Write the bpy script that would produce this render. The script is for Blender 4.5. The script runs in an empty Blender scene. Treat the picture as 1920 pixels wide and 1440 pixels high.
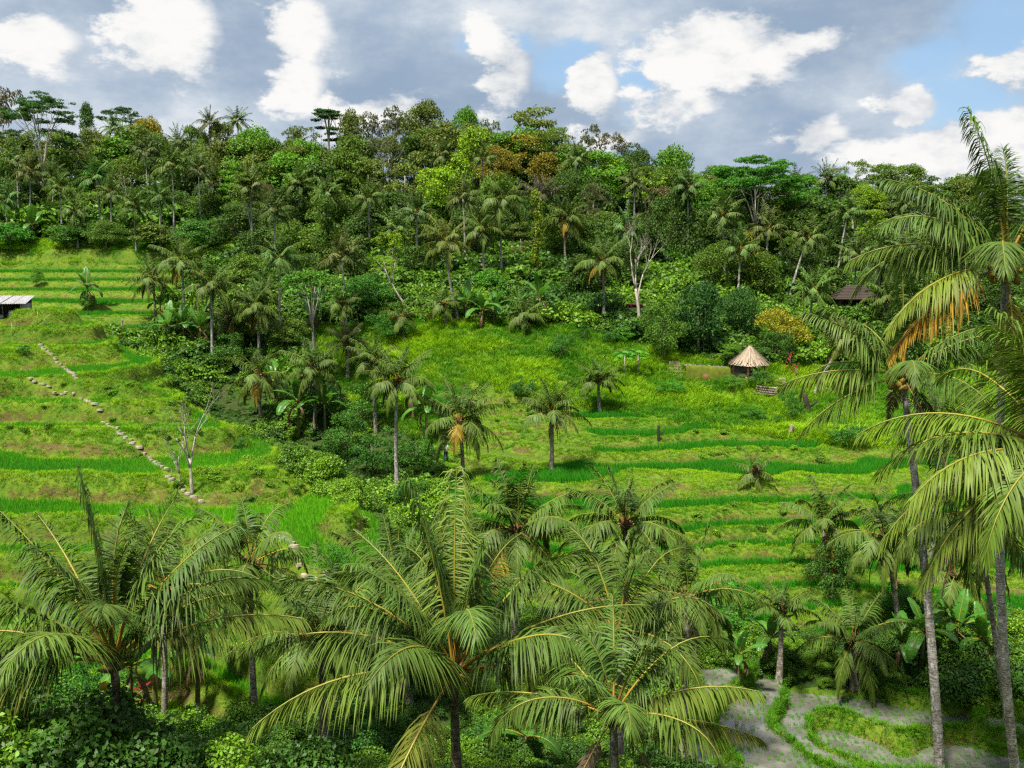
import bpy, math, random
import numpy as np
from mathutils import Vector, Matrix, Euler

# ------------------------------------------------------------------ camera
SC = bpy.context.scene
COL = SC.collection
FPX, HORIZON = 1867.0, 470.0                # focal length in photo pixels, horizon row in the photo
PITCH = math.atan((720.0 - HORIZON) / FPX)
cam_d = bpy.data.cameras.new('camera')
cam_d.sensor_width = 36.0
cam_d.lens = 36.0 * FPX / 1920.0
cam_d.clip_start, cam_d.clip_end = 0.1, 20000.0
cam = bpy.data.objects.new('camera', cam_d)
cam.location = (0, 0, 0)
cam.rotation_euler = (math.pi / 2 - PITCH, 0, 0)
COL.objects.link(cam)
SC.camera = cam

# ------------------------------------------------------------------ render settings
SC.render.engine = 'CYCLES'
cy = SC.cycles
cy.max_bounces = 5
cy.diffuse_bounces = 3
cy.glossy_bounces = 2
cy.transmission_bounces = 3
cy.transparent_max_bounces = 4
cy.caustics_reflective = False
cy.caustics_refractive = False
cy.use_adaptive_sampling = True
cy.adaptive_threshold = 0.02
cy.use_denoising = False
cy.filter_width = 1.3
vs = SC.view_settings
vs.view_transform = 'Standard'
vs.look = 'None'
vs.gamma = 1.0
vs.exposure = 1.08
vs.use_curve_mapping = False

# ------------------------------------------------------------------ node helpers
class NT:
    def __init__(s, tree):
        s.t = tree
    def n(s, kind, **kw):
        nd = s.t.nodes.new(kind)
        ins = kw.pop('ins', {})
        for k, v in kw.items():
            setattr(nd, k, v)
        for k, v in ins.items():
            sock = nd.inputs[k]
            if hasattr(v, 'is_output'):
                s.t.links.new(v, sock)
            else:
                sock.default_value = v
        return nd
    def math(s, op, a, b=0.0, clamp=False):
        nd = s.n('ShaderNodeMath', operation=op, use_clamp=clamp, ins={0: a, 1: b})
        return nd.outputs[0]
    def mixc(s, f, a, b, blend='MIX'):
        nd = s.n('ShaderNodeMix', data_type='RGBA', blend_type=blend)
        for k, v in ((0, f), (6, a), (7, b)):
            if hasattr(v, 'is_output'):
                s.t.links.new(v, nd.inputs[k])
            else:
                nd.inputs[k].default_value = v
        return nd.outputs[2]
    def ramp(s, f, lo, hi, a=0.0, b=1.0):
        nd = s.n('ShaderNodeMapRange', interpolation_type='SMOOTHSTEP', ins={0: f, 1: lo, 2: hi, 3: a, 4: b})
        return nd.outputs[0]
    def noise(s, vec, scale, detail=4.0, rough=0.55, dist=0.0):
        nd = s.n('ShaderNodeTexNoise', ins={'Scale': scale, 'Detail': detail, 'Roughness': rough, 'Distortion': dist})
        if vec is not None:
            s.t.links.new(vec, nd.inputs['Vector'])
        return nd
    def vec(s, op, a, b=(0, 0, 0)):
        nd = s.n('ShaderNodeVectorMath', operation=op)
        for k, v in ((0, a), (1, b)):
            if hasattr(v, 'is_output'):
                s.t.links.new(v, nd.inputs[k])
            else:
                nd.inputs[k].default_value = v
        return nd

def c4(c):
    return (c[0], c[1], c[2], 1.0)

# ------------------------------------------------------------------ sky: Nishita blue behind broken cumulus
SUN_EL, SUN_AZ = math.radians(63), math.radians(218)      # azimuth clockwise from +Y: the sun stands behind the camera, to its left
def ray_dir(px, py):
    xc, yc = (px - 960) / FPX, -(py - 720) / FPX
    sa, ca = math.sin(PITCH), math.cos(PITCH)
    return Vector((xc, ca + yc * sa, -sa + yc * ca))

world = bpy.data.worlds.new('World')
SC.world = world
world.use_nodes = True
world.node_tree.nodes.clear()
W = NT(world.node_tree)
SKY_STRENGTH = 0.1
sky = W.n('ShaderNodeTexSky', sky_type='NISHITA')
sky.sun_disc = False
sky.sun_elevation, sky.sun_rotation = SUN_EL, SUN_AZ
sky.air_density, sky.dust_density, sky.ozone_density = 1.0, 0.6, 2.0
tc = W.n('ShaderNodeTexCoord').outputs['Generated']
dflat = W.vec('MULTIPLY', tc, (1.0, 1.0, 1.9)).outputs[0]
big = W.noise(dflat, 3.1, 3.0, 0.5).outputs['Fac']
fn = W.noise(dflat, 13.5, 6.0, 0.62)
fine = fn.outputs['Fac']
wv = W.vec('SUBTRACT', fn.outputs['Color'], (0.5, 0.5, 0.5)).outputs[0]
wv = W.vec('MULTIPLY', wv, (0.075, 0.075, 0.06)).outputs[0]
dw = W.vec('ADD', tc, wv).outputs[0]
# soft grey layer with darker undersides
grey_t = W.ramp(W.math('ADD', W.math('MULTIPLY', big, 0.62), W.math('MULTIPLY', fine, 0.38)), 0.37, 0.63)
grey = W.mixc(grey_t, (0.31, 0.41, 0.55, 1), (0.60, 0.68, 0.77, 1))
white = W.mixc(W.ramp(fine, 0.33, 0.60), (0.66, 0.70, 0.745, 1), (0.97, 0.96, 0.94, 1))
puffs = [(310, 70, 85, 80, 1.0), (560, 60, 62, 60, .85), (555, 165, 55, 60, .8), (60, 72, 66, 46, .9), (940, 135, 50, 75, 1.0),
         (720, 210, 110, 45, .8), (1110, 170, 48, 62, 1.0), (1350, 95, 140, 62, 1.0), (1480, 75, 110, 30, .85), (1260, 200, 90, 38, .8),
         (1690, 196, 50, 24, 1.0), (1510, 255, 70, 34, 1.0), (1600, 290, 110, 40, .65), (1850, 275, 140, 72, 1.0), (1900, 105, 50, 38, .8), (1160, 262, 50, 40, .7)]
gaps = [(1055, 125, 70, 42), (1195, 150, 42, 60), (925, 85, 62, 28), (1800, 180, 90, 46), (1880, 60, 80, 70), (1750, 125, 70, 36)]
def blob_sum(lst):
    acc = None
    for b in lst:
        px, py, rx, ry = b[:4]
        a = b[4] if len(b) > 4 else 1.0
        c = ray_dir(px, py).normalized()
        d = W.vec('SUBTRACT', dw, tuple(c)).outputs[0]
        d = W.vec('MULTIPLY', d, (FPX / rx, FPX / rx, FPX / ry)).outputs[0]
        ln = W.vec('LENGTH', d).outputs['Value']
        m = W.ramp(ln, 0.25, 1.75, a, 0.0)
        acc = m if acc is None else W.math('MAXIMUM', acc, m)
    return acc
pm = blob_sum(puffs)
gm = blob_sum(gaps)
gen = W.ramp(W.math('ADD', W.math('MULTIPLY', big, 0.6), W.math('MULTIPLY', fine, 0.4)), 0.53, 0.68, 0.0, 0.55)
pm2 = W.ramp(W.math('ADD', W.math('MULTIPLY', pm, 0.85), W.math('MULTIPLY', W.math('SUBTRACT', fine, 0.5), 1.9)), 0.27, 0.66)
pm3 = W.math('MAXIMUM', pm2, gen)
cl = W.mixc(pm3, grey, white)
cl = W.n('ShaderNodeVectorMath', operation='SCALE', ins={0: cl, 'Scale': 1.0 / SKY_STRENGTH * 0.475}).outputs[0]
blue = W.mixc(0.75, sky.outputs[0], (0.30 * 5, 0.50 * 5, 0.74 * 5, 1))
gap_f = W.math('MULTIPLY', W.ramp(W.math('SUBTRACT', W.math('ADD', W.math('MULTIPLY', gm, 0.95), W.math('SUBTRACT', 0.5, fine)), W.math('MULTIPLY', pm2, 0.9)), 0.0, 0.95), 0.85)
skyc = W.mixc(gap_f, cl, blue)
bg = W.n('ShaderNodeBackground', ins={'Color': skyc, 'Strength': SKY_STRENGTH})
wo = W.n('ShaderNodeOutputWorld')
world.node_tree.links.new(bg.outputs[0], wo.inputs[0])
world.cycles.sampling_method = 'MANUAL'
world.cycles.sample_map_resolution = 512

# ------------------------------------------------------------------ sun, softened by thin cloud
sun_d = bpy.data.lights.new('sun', 'SUN')
sun_d.energy, sun_d.angle, sun_d.color = 4.4, math.radians(6), (1.0, 0.945, 0.84)
sun = bpy.data.objects.new('sun', sun_d)
sdir = Vector((math.sin(SUN_AZ) * math.cos(SUN_EL), math.cos(SUN_AZ) * math.cos(SUN_EL), math.sin(SUN_EL)))
sun.rotation_euler = sdir.to_track_quat('Z', 'Y').to_euler()
sun.location = (0, -20, 60)
COL.objects.link(sun)

# ------------------------------------------------------------------ general helpers
def P(px, py, D):
    """World point on the sight line through a photo pixel at forward distance D."""
    r = ray_dir(px, py)
    return r * (D / r.y)

def proj(p):
    sa, ca = math.sin(PITCH), math.cos(PITCH)
    f = p[1] * ca - p[2] * sa
    u = p[1] * sa + p[2] * ca
    return 960 + FPX * p[0] / f, 720 - FPX * u / f

def mesh_np(name, verts, faces, mats=(), mat_idx=None, smooth=False, attrs=None):
    """faces: int array (M,3) or (M,4), or a list of such arrays."""
    if not isinstance(faces, list):
        faces = [faces]
    faces = [np.asarray(f, dtype=np.int32) for f in faces if len(f)]
    me = bpy.data.meshes.new(name)
    verts = np.asarray(verts, dtype=np.float32)
    me.vertices.add(len(verts))
    me.vertices.foreach_set('co', verts.ravel())
    loops = np.concatenate([f.ravel() for f in faces])
    tot = np.concatenate([np.full(len(f), f.shape[1], np.int32) for f in faces])
    start = np.concatenate(([0], np.cumsum(tot)[:-1])).astype(np.int32)
    me.loops.add(len(loops))
    me.loops.foreach_set('vertex_index', loops)
    me.polygons.add(len(tot))
    me.polygons.foreach_set('loop_start', start)
    me.polygons.foreach_set('loop_total', tot)
    for m in mats:
        me.materials.append(m)
    if mat_idx is not None:
        me.polygons.foreach_set('material_index', np.asarray(mat_idx, np.int32))
    if smooth:
        me.polygons.foreach_set('use_smooth', np.ones(len(tot), bool))
    for k, v in (attrs or {}).items():
        v = np.asarray(v, np.float32)
        if v.ndim == 1:
            a = me.attributes.new(k, 'FLOAT', 'POINT')
            a.data.foreach_set('value', v)
        else:
            a = me.attributes.new(k, 'FLOAT_VECTOR', 'POINT')
            a.data.foreach_set('vector', v.ravel())
    me.update(calc_edges=True)
    return me

class MB:
    """Collects pieces of geometry, then builds one mesh object."""
    def __init__(s):
        s.v, s.f, s.m, s.a, s.n = [], [], [], [], 0
    def add(s, v, f, m=0, a=None):
        v = np.asarray(v, np.float32)
        f = np.asarray(f, np.int32)
        s.v.append(v)
        s.f.append(f + s.n)
        s.m.append(np.full(len(f), m, np.int32))
        s.a.append(np.zeros(len(v), np.float32) if a is None else np.asarray(a, np.float32))
        s.n += len(v)
    def box(s, c, d, m=0, rz=0.0, tilt=None):
        x, y, z = d[0] / 2, d[1] / 2, d[2] / 2
        v = np.array([(-x, -y, -z), (x, -y, -z), (x, y, -z), (-x, y, -z), (-x, -y, z), (x, -y, z), (x, y, z), (-x, y, z)], float)
        R = Matrix.Rotation(rz, 3, 'Z')
        if tilt:
            R = R @ Euler(tilt).to_matrix()
        v = v @ np.array(R).T + np.array(c)
        s.add(v, [(0, 3, 2, 1), (4, 5, 6, 7), (0, 1, 5, 4), (1, 2, 6, 5), (2, 3, 7, 6), (3, 0, 4, 7)], m)
    def tube(s, pts, rad, seg=6, m=0, cap=True, a=None):
        v, f, av = tube(pts, rad, seg, a)
        s.add(v, f, m, av)
        if cap:
            n = len(pts)
            for k, base in ((-1, 0), (1, (n - 1) * seg)):
                ring = list(range(base, base + seg))
                off = s.n - len(v)
                for i in range(1, seg - 1):
                    t = (ring[0], ring[i], ring[i + 1]) if k > 0 else (ring[0], ring[i + 1], ring[i])
                    s.f.append(np.array([[off + t[0], off + t[1], off + t[2], off + t[2]]], np.int32)[:, :3])
                    s.m.append(np.array([m], np.int32))
    def mesh(s, name, mats, smooth=False, attr=None):
        V = np.concatenate(s.v)
        q = [(f, m) for f, m in zip(s.f, s.m) if f.shape[1] == 4]
        t = [(f, m) for f, m in zip(s.f, s.m) if f.shape[1] == 3]
        fs, ms = [], []
        for grp in (q, t):
            if grp:
                fs.append(np.concatenate([g[0] for g in grp]))
                ms.append(np.concatenate([g[1] for g in grp]))
        return mesh_np(name, V, fs, mats, np.concatenate(ms), smooth, {attr: np.concatenate(s.a)} if attr else None)

def tube(pts, rad, seg=6, a=None):
    pts = np.asarray(pts, float)
    n = len(pts)
    rad = np.broadcast_to(np.asarray(rad, float), (n,))
    T = np.gradient(pts, axis=0)
    T /= np.linalg.norm(T, axis=1, keepdims=True) + 1e-9
    ref = np.array([0.0, 1.0, 0.0]) if abs(T[:, 1]).mean() < 0.8 else np.array([1.0, 0, 0])
    A = np.cross(T, ref)
    A /= np.linalg.norm(A, axis=1, keepdims=True) + 1e-9
    B = np.cross(T, A)
    th = np.linspace(0, 2 * np.pi, seg, endpoint=False)
    v = pts[:, None, :] + rad[:, None, None] * (np.cos(th)[None, :, None] * A[:, None, :] - np.sin(th)[None, :, None] * B[:, None, :])
    i, j = np.meshgrid(np.arange(n - 1), np.arange(seg), indexing='ij')
    j2 = (j + 1) % seg
    f = np.stack([i * seg + j, i * seg + j2, (i + 1) * seg + j2, (i + 1) * seg + j], -1).reshape(-1, 4)
    av = np.repeat(np.linspace(0, 1, n) if a is None else a, seg)
    return v.reshape(-1, 3), f, av

def obj(name, me, parent=None, loc=(0, 0, 0), rot=(0, 0, 0), scale=(1, 1, 1), color=None):
    o = bpy.data.objects.new(name, me)
    COL.objects.link(o)
    o.parent = parent
    o.location, o.rotation_euler, o.scale = loc, rot, scale
    if color is not None:
        o.color = c4(color)
    return o

def tag(o, label=None, cat=None, group=None, kind=None):
    for k, v in (('label', label), ('category', cat), ('group', group), ('kind', kind)):
        if v:
            o[k] = v
    return o

def thing(name, label, cat, loc=(0, 0, 0), rz=0.0, group=None):
    o = bpy.data.objects.new(name, None)
    o.empty_display_size = 0.3
    COL.objects.link(o)
    o.location = loc
    o.rotation_euler = (0, 0, rz)
    return tag(o, label, cat, group)

# numpy value noise
_rs = np.random.RandomState(7)
_perm = _rs.rand(256, 256).astype(np.float64)
def vnoise(x, y, sc=1.0, seed=0):
    x = np.asarray(x, float) * sc + seed * 17.31 + 1000
    y = np.asarray(y, float) * sc + seed * 9.77 + 1000
    xi, yi = np.floor(x).astype(int), np.floor(y).astype(int)
    fx, fy = x - xi, y - yi
    fx, fy = fx * fx * fx * (fx * (fx * 6 - 15) + 10), fy * fy * fy * (fy * (fy * 6 - 15) + 10)
    g = lambda a, b: _perm[a & 255, b & 255]
    return (g(xi, yi) * (1 - fx) + g(xi + 1, yi) * fx) * (1 - fy) + (g(xi, yi + 1) * (1 - fx) + g(xi + 1, yi + 1) * fx) * fy - 0.5
def fbm(x, y, sc, octv=3, seed=0):
    r, a = 0.0, 1.0
    for o in range(octv):
        r = r + a * vnoise(x, y, sc * 2 ** o, seed + o * 3)
        a *= 0.5
    return r
def sstep(a, b, x):
    t = np.clip((x - a) / (b - a), 0, 1)
    return t * t * (3 - 2 * t)
# ------------------------------------------------------------------ terrain: heights through surveyed points, then cut into terraces
SURVEY_PX = [
    # terraced hill on the near side of the gully
    (0, 590, 85), (200, 612, 86), (290, 675, 79), (0, 650, 76), (150, 690, 73), (0, 740, 67), (0, 830, 60), (0, 920, 54), (0, 1050, 48),
    (0, 1200, 43), (375, 765, 68), (200, 800, 63), (480, 805, 62.5), (600, 872, 55), (690, 930, 49), (330, 930, 51), (480, 925, 50.5),
    (400, 865, 56), (450, 830, 60), (600, 955, 47.5), (700, 1000, 45.5), (690, 1085, 43.5), (560, 1010, 45), (620, 1060, 43.2), (600, 1115, 41.5), (650, 1150, 41), (520, 1060, 44.2), (540, 900, 53),
    (400, 1190, 43.5), (200, 1110, 46), (250, 1280, 41), (600, 1330, 38.5), (430, 1310, 40),
    (-250, 590, 85), (-250, 800, 62), (-250, 1100, 46), (-500, 700, 75), (-300, 1300, 40),
    # gully behind it
    (240, 690, 98), (330, 770, 91), (430, 860, 82), (560, 930, 73), (640, 960, 66), (420, 720, 100), (600, 780, 92), (700, 950, 71), (760, 1010, 63.5),
    (760, 1130, 54), (520, 640, 108), (700, 760, 96),
    # far terraces
    (170, 602, 115), (330, 602, 116), (0, 600, 116), (-250, 600, 118), (170, 560, 126), (0, 540, 136), (170, 512, 148), (330, 530, 142), (0, 500, 152), (-250, 500, 150),
    (200, 462, 160), (0, 440, 166), (-250, 440, 166), (420, 500, 142), (420, 570, 124),
    # terraced slope across the gully
    (800, 735, 93), (900, 742, 91), (1150, 802, 84), (1400, 845, 79), (1600, 865, 76), (1000, 862, 77), (1200, 884, 74), (900, 905, 70),
    (1100, 955, 66), (1350, 962, 66), (1600, 955, 66.5), (1250, 1032, 60.5), (1500, 1040, 60), (1660, 1050, 59), (1350, 1105, 56.5), (1600, 1125, 55.5),
    (1000, 1060, 58), (1800, 960, 66), (1900, 830, 84), (1750, 860, 77), (2200, 900, 76), (2200, 1100, 57), (900, 1130, 53),
    # grass slope above it
    (900, 655, 101), (720, 640, 106), (1050, 685, 98), (1250, 716, 96), (1400, 716, 96), (1550, 755, 92), (1700, 700, 101), (1900, 700, 106), (2200, 700, 106),
    # foot of the jungle
    (620, 570, 118), (850, 592, 111), (1100, 612, 107), (1300, 676, 100.5), (1500, 680, 102), (1700, 620, 112), (1900, 620, 116), (2200, 620, 116),
    # valley floor and flooded paddies
    (1400, 1235, 49), (1650, 1250, 48), (1900, 1240, 48.5), (1350, 1300, 45), (1600, 1330, 44), (1850, 1340, 43.5), (1400, 1420, 40), (1700, 1430, 39.6), (1900, 1430, 39.6),
    (1000, 1300, 44), (1150, 1200, 49), (2200, 1300, 45), (850, 1250, 46), (1100, 1420, 39),
]
SURVEY_XYZ = [
    (-60, 200, 8), (-20, 200, 8.5), (10, 195, 9), (45, 195, 4), (80, 200, 2), (-75, 180, 5), (-45, 172, 2.5), (-15, 150, -1), (15, 145, -1.5), (45, 150, -4), (75, 150, -5),
    (-110, 190, 6), (-100, 240, 11), (-40, 235, 11.5), (15, 230, 11), (70, 235, 5), (-60, 320, 9), (40, 320, 6), (120, 300, 4), (-160, 300, 8), (0, 130, -3.5), (60, 128, -7),
    (-35, 150, -0.5), (0, 0, -1.75), (-15, 0, -2), (15, 0, -2), (0, 8, -5.5), (-15, 8, -6), (15, 8, -6), (0, 16, -11), (-15, 16, -10.5), (15, 17, -12), (-10, 25, -14.5),
    (5, 26, -16), (-22, 27, -14.5), (20, 28, -18.5), (-12, 33, -17), (0, 34, -18.5), (12, 34, -19.6), (-26, 34, -15.5), (30, 33, -19.5), (0, -15, -1.0), (-25, -15, -1), (25, -15, -1),
    (-40, 20, -10), (40, 20, -14), (0, -60, 0), (-80, 0, -2), (80, 0, -4),
]
_S = np.array([tuple(P(*a)) for a in SURVEY_PX] + SURVEY_XYZ, float)
_C2 = 9.0
def _phi(dx, dy):
    return np.sqrt(dx * dx + dy * dy + _C2)
_n = len(_S)
_A = np.zeros((_n + 3, _n + 3))
_A[:_n, :_n] = _phi(_S[:, None, 0] - _S[None, :, 0], _S[:, None, 1] - _S[None, :, 1]) - np.eye(_n) * 0.25
_A[:_n, _n], _A[:_n, _n + 1], _A[:_n, _n + 2] = 1, _S[:, 0] / 100, _S[:, 1] / 100
_A[_n:, :_n] = _A[:_n, _n:].T
_W = np.linalg.solve(_A, np.concatenate([_S[:, 2], [0, 0, 0]]))
def base_h(x, y):
    x, y = np.asarray(x, float).ravel(), np.asarray(y, float).ravel()
    out = np.empty_like(x)
    for i in range(0, len(x), 20000):
        s = slice(i, i + 20000)
        out[s] = _phi(x[s, None] - _S[None, :, 0], y[s, None] - _S[None, :, 1]) @ _W[:_n] + _W[_n] + _W[_n + 1] * x[s] / 100 + _W[_n + 2] * y[s] / 100
    return out

EDGE_Y = [30, 38, 42, 46, 49, 55, 62, 68, 77, 86, 96]
EDGE_X = [-5.5, -5.5, -5, -5, -5.5, -9, -13.8, -19, -24.5, -32, -43]
def zones(x, y):
    wL = sstep(0, 2.5, np.interp(y, EDGE_Y, EDGE_X) - x) * sstep(36.5, 38, y) * (1 - sstep(93, 97, y))
    wU = sstep(0, 3, np.interp(y, [104, 120, 150], [-37, -39, -46]) - x) * sstep(108, 110, y) * (1 - sstep(151, 154, y))
    top = np.interp(x, [-20, -8, 9, 21, 28, 45], [94, 94, 87, 82, 79, 84])
    wR = sstep(0, 3, x - np.interp(y, [50, 60, 75, 95], [-3, -5.5, -7.5, -9])) * sstep(50.5, 52.5, y) * (1 - sstep(0, 2.0, y - top))
    wP = sstep(0, 1.5, x - np.interp(y, [34, 40, 48], [5.0, 6.0, 7.5])) * (1 - sstep(0, 1.0, y - np.interp(x, [6, 12, 16, 22, 30], [46.6, 46.8, 46, 44.6, 44.2]))) * sstep(30, 32, y)
    return wL, wU, wR, wP

def terrain(x, y):
    """Returns height, zone weights, riser amount, tread amount, position within the terrace step and its level."""
    x, y = np.asarray(x, float).ravel(), np.asarray(y, float).ravel()
    h = base_h(x, y)
    wL, wU, wR, wP = zones(x, y)
    rough = fbm(x, y, 0.35, 3, 5) * 0.35
    z = h + rough * np.clip(1 - wL - wU - wR - wP, 0, 1)
    riser = np.zeros_like(x)
    tread = np.zeros_like(x)
    pos = np.zeros_like(x)
    lev = np.zeros_like(x)
    low = np.zeros_like(x)
    for wgt, step, tr, bund, bw, n1, n2, sd in ((wL, 1.25, 0.64, 0.17, 0.045, 1.7, 0.36, 1), (wU, 1.1, 0.66, 0.10, 0.05, 0.55, 0.10, 2),
                                                (wR, 0.64, 0.55, 0.11, 0.04, 0.85, 0.14, 3), (wP, 0.62, 0.86, 0.34, 0.05, 1.5, 0.22, 4)):
        sel = wgt > 0.001
        if not sel.any():
            continue
        xs, ys = x[sel], y[sel]
        fq = 0.085 if sd != 4 else 0.15
        hw = h[sel] + fbm(xs, ys, fq, 2, sd * 11) * n1 + fbm(xs, ys, 0.42, 2, sd * 13) * n2
        hw = hw + step * (0.42 if sd == 1 else 0.25) * np.sin(hw * 1.5 / step + sd + 5.0 * fbm(xs, ys, 0.035, 2, sd * 19)) if sd != 4 else hw
        q = hw / step
        k = np.floor(q)
        f = q - k
        trl = np.clip(tr + (np.modf(np.sin(k * 12.9898 + sd) * 43758.5453)[0]) * 0.10 + fbm(xs, ys, 0.11, 2, sd * 5) * 0.28, 0.25, 0.85)
        rs = sstep(0.0, 1.0, (f - trl) / (1 - trl))
        bump = np.exp(-((f - bw * 0.6) / bw) ** 2) * bund + np.exp(-((f - 1.0 - bw * 0.6) / bw) ** 2) * bund
        zz = (k + rs) * step + bump
        ridge = np.exp(-(fbm(xs, ys, 0.17, 2, 77) / 0.045) ** 2) if sd == 4 else 0.0 * xs
        zz = zz + 0.62 * ridge * (1 + 0.6 * fbm(xs, ys, 0.5, 2, 21))
        lump = fbm(xs, ys, 0.9, 3, sd * 7)
        inr = (rs > 0.02) & (rs < 0.98)
        zz = zz + lump * np.where(inr, 0.26, 0.07)
        w = wgt[sel]
        z[sel] = z[sel] * (1 - w) + zz * w
        riser[sel] = np.maximum(riser[sel], np.where(f > trl, np.sin(np.clip((f - trl) / (1 - trl), 0, 1) * np.pi), 0) * w)
        tread[sel] = np.maximum(tread[sel], ((f > bw * 2.0) & (f < trl - 0.02) & (ridge < 0.22)) * w)
        pos[sel] = np.where(w > 0.5, np.clip(f / trl, 0, 1), pos[sel])
        lev[sel] = np.where(w > 0.5, k, lev[sel])
        rp = (f - trl) / (1 - trl)
        low[sel] = np.where((w > 0.5) & (rp > 0) & (rp < 0.5), 1.0 - rp, low[sel])
    # earth bank above the far terraces
    bk = sstep(0, 3, -33 - x) * sstep(0, 1, y - 152.5) * (1 - sstep(2.2, 3.4, y - 152.5))
    z = z + sstep(0, 3, -33 - x) * sstep(0, 1.6, y - 153 - fbm(x, y, .15, 2, 3) * 2) * 1.5 * (1 - sstep(158, 166, y))
    riser = np.maximum(riser, bk)
    # small flat platforms that carry the buildings
    for (cx, cyy, r, zp) in PLATFORMS:
        d = np.hypot(x - cx, y - cyy)
        w = 1 - sstep(r, r + 1.6, d)
        z = z * (1 - w) + zp * w
    terrain.low = low
    return z, (wL, wU, wR, wP), riser, tread, pos, lev
PLATFORMS = []
def ground(x, y):
    return float(terrain([x], [y])[0][0])
_hut = P(-6, 600, 84)
_pav = P(1404, 713, 96)
_house = P(1600, 596, 116)
PLATFORMS = [(_hut.x, _hut.y + 0.6, 2.6, _hut.z), (_pav.x, _pav.y, 2.6, _pav.z), (_house.x, _house.y, 4.5, _house.z)]

# materials for the ground -----------------------------------------------------
def new_mat(name, rough=0.8, spec=0.2):
    m = bpy.data.materials.new(name)
    m.use_nodes = True
    t = NT(m.node_tree)
    b = m.node_tree.nodes['Principled BSDF']
    b.inputs['Roughness'].default_value = rough
    b.inputs['Specular IOR Level'].default_value = spec
    return m, t, b

def ground_mat():
    m, t, b = new_mat('terraced earth and turf', 0.95, 0.1)
    pos = t.n('ShaderNodeNewGeometry').outputs['Position']
    ris = t.n('ShaderNodeAttribute', attribute_name='riser').outputs['Fac']
    trd = t.n('ShaderNodeAttribute', attribute_name='tread').outputs['Fac']
    n1 = t.noise(pos, 0.55, 4, 0.6).outputs['Fac']
    n2 = t.noise(pos, 3.2, 5, 0.65).outputs['Fac']
    n3 = t.noise(pos, 11.0, 3, 0.6).outputs['Fac']
    turf = t.mixc(t.ramp(n1, 0.35, 0.65), (0.075, 0.15, 0.012, 1), (0.13, 0.185, 0.016, 1))
    turf = t.mixc(t.ramp(n2, 0.45, 0.7), turf, (0.035, 0.075, 0.010, 1))
    soil = t.mixc(n3, (0.045, 0.029, 0.015, 1), (0.135, 0.085, 0.043, 1))
    soil = t.mixc(t.ramp(n2, 0.42, 0.62), soil, (0.10, 0.105, 0.018, 1))
    sf = t.math('ADD', t.math('MULTIPLY', ris, 0.5), t.math('MULTIPLY', t.math('SUBTRACT', n1, 0.5), 1.1))
    sf = t.ramp(t.math('ADD', sf, t.math('MULTIPLY', t.math('SUBTRACT', n2, 0.5), 0.9)), 0.40, 0.62)
    mud = t.mixc(t.ramp(n2, 0.4, 0.6), (0.06, 0.10, 0.012, 1), (0.085, 0.14, 0.016, 1))
    col = t.mixc(trd, turf, mud)
    col = t.mixc(sf, col, soil)
    m.node_tree.links.new(col, b.inputs['Base Color'])
    bp = t.n('ShaderNodeBump', ins={'Strength': 0.7, 'Distance': 0.12, 'Height': t.math('ADD', n2, t.math('MULTIPLY', n3, 0.5))})
    m.node_tree.links.new(bp.outputs[0], b.inputs['Normal'])
    return m
M_GROUND = ground_mat()

def earth_mat():
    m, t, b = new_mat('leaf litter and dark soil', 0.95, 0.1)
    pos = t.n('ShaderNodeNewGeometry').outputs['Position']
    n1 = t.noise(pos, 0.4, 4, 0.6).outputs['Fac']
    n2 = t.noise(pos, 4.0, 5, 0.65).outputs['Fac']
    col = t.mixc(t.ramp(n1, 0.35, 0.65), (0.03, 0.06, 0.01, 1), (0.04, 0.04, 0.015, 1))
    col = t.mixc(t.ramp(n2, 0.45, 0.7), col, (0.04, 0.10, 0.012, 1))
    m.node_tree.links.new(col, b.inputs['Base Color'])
    bp = t.n('ShaderNodeBump', ins={'Strength': 0.8, 'Distance': 0.15, 'Height': n2})
    m.node_tree.links.new(bp.outputs[0], b.inputs['Normal'])
    return m
M_EARTH = earth_mat()

# one grid, finest where the terraces are, split into the pieces of land it shows
ys = np.concatenate([np.array([-4000, -1500, -600, -250, -120, -60, -30, -15, -8]), np.arange(-4, 28, 1.0), np.arange(28, 52, 0.14), np.arange(52, 98, 0.17),
                     np.arange(98, 108, 0.6), np.arange(108, 154, 0.30), np.arange(154, 260, 3.0), np.array([275, 300, 340, 400, 500, 700, 1100, 2000, 4000, 9000])])
us = np.concatenate([np.array([-30, -10, -4, -2.2, -1.4, -1.0, -0.85, -0.75, -0.68]), np.linspace(-0.62, 0.62, 640), np.array([0.68, 0.75, 0.85, 1.0, 1.4, 2.2, 4, 10, 30])])
U, Y = np.meshgrid(us, ys)
X = U * np.maximum(np.abs(Y), 30)
gz, (gL, gU, gR, gP), g_ris, g_trd, g_pos, g_lev = terrain(X, Y)
g_ris = np.clip(g_ris * 0.75 + terrain.low * 0.6, 0, 1.3)
far = sstep(330, 700, np.hypot(X, Y)).ravel()
gz = gz * (1 - far) + (-2.0) * far
GV = np.stack([X.ravel(), Y.ravel(), gz], 1)
ny, nx = X.shape
ii, jj = np.meshgrid(np.arange(ny - 1), np.arange(nx - 1), indexing='ij')
GF = np.stack([ii * nx + jj, ii * nx + jj + 1, (ii + 1) * nx + jj + 1, (ii + 1) * nx + jj], -1).reshape(-1, 4)
fcls = np.zeros(len(GF), int)
mid = lambda a: a[GF].mean(1)
for c, w in ((1, gL), (2, gU), (3, gR), (4, gP)):
    fcls[mid(w) > 0.5] = c
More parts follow.
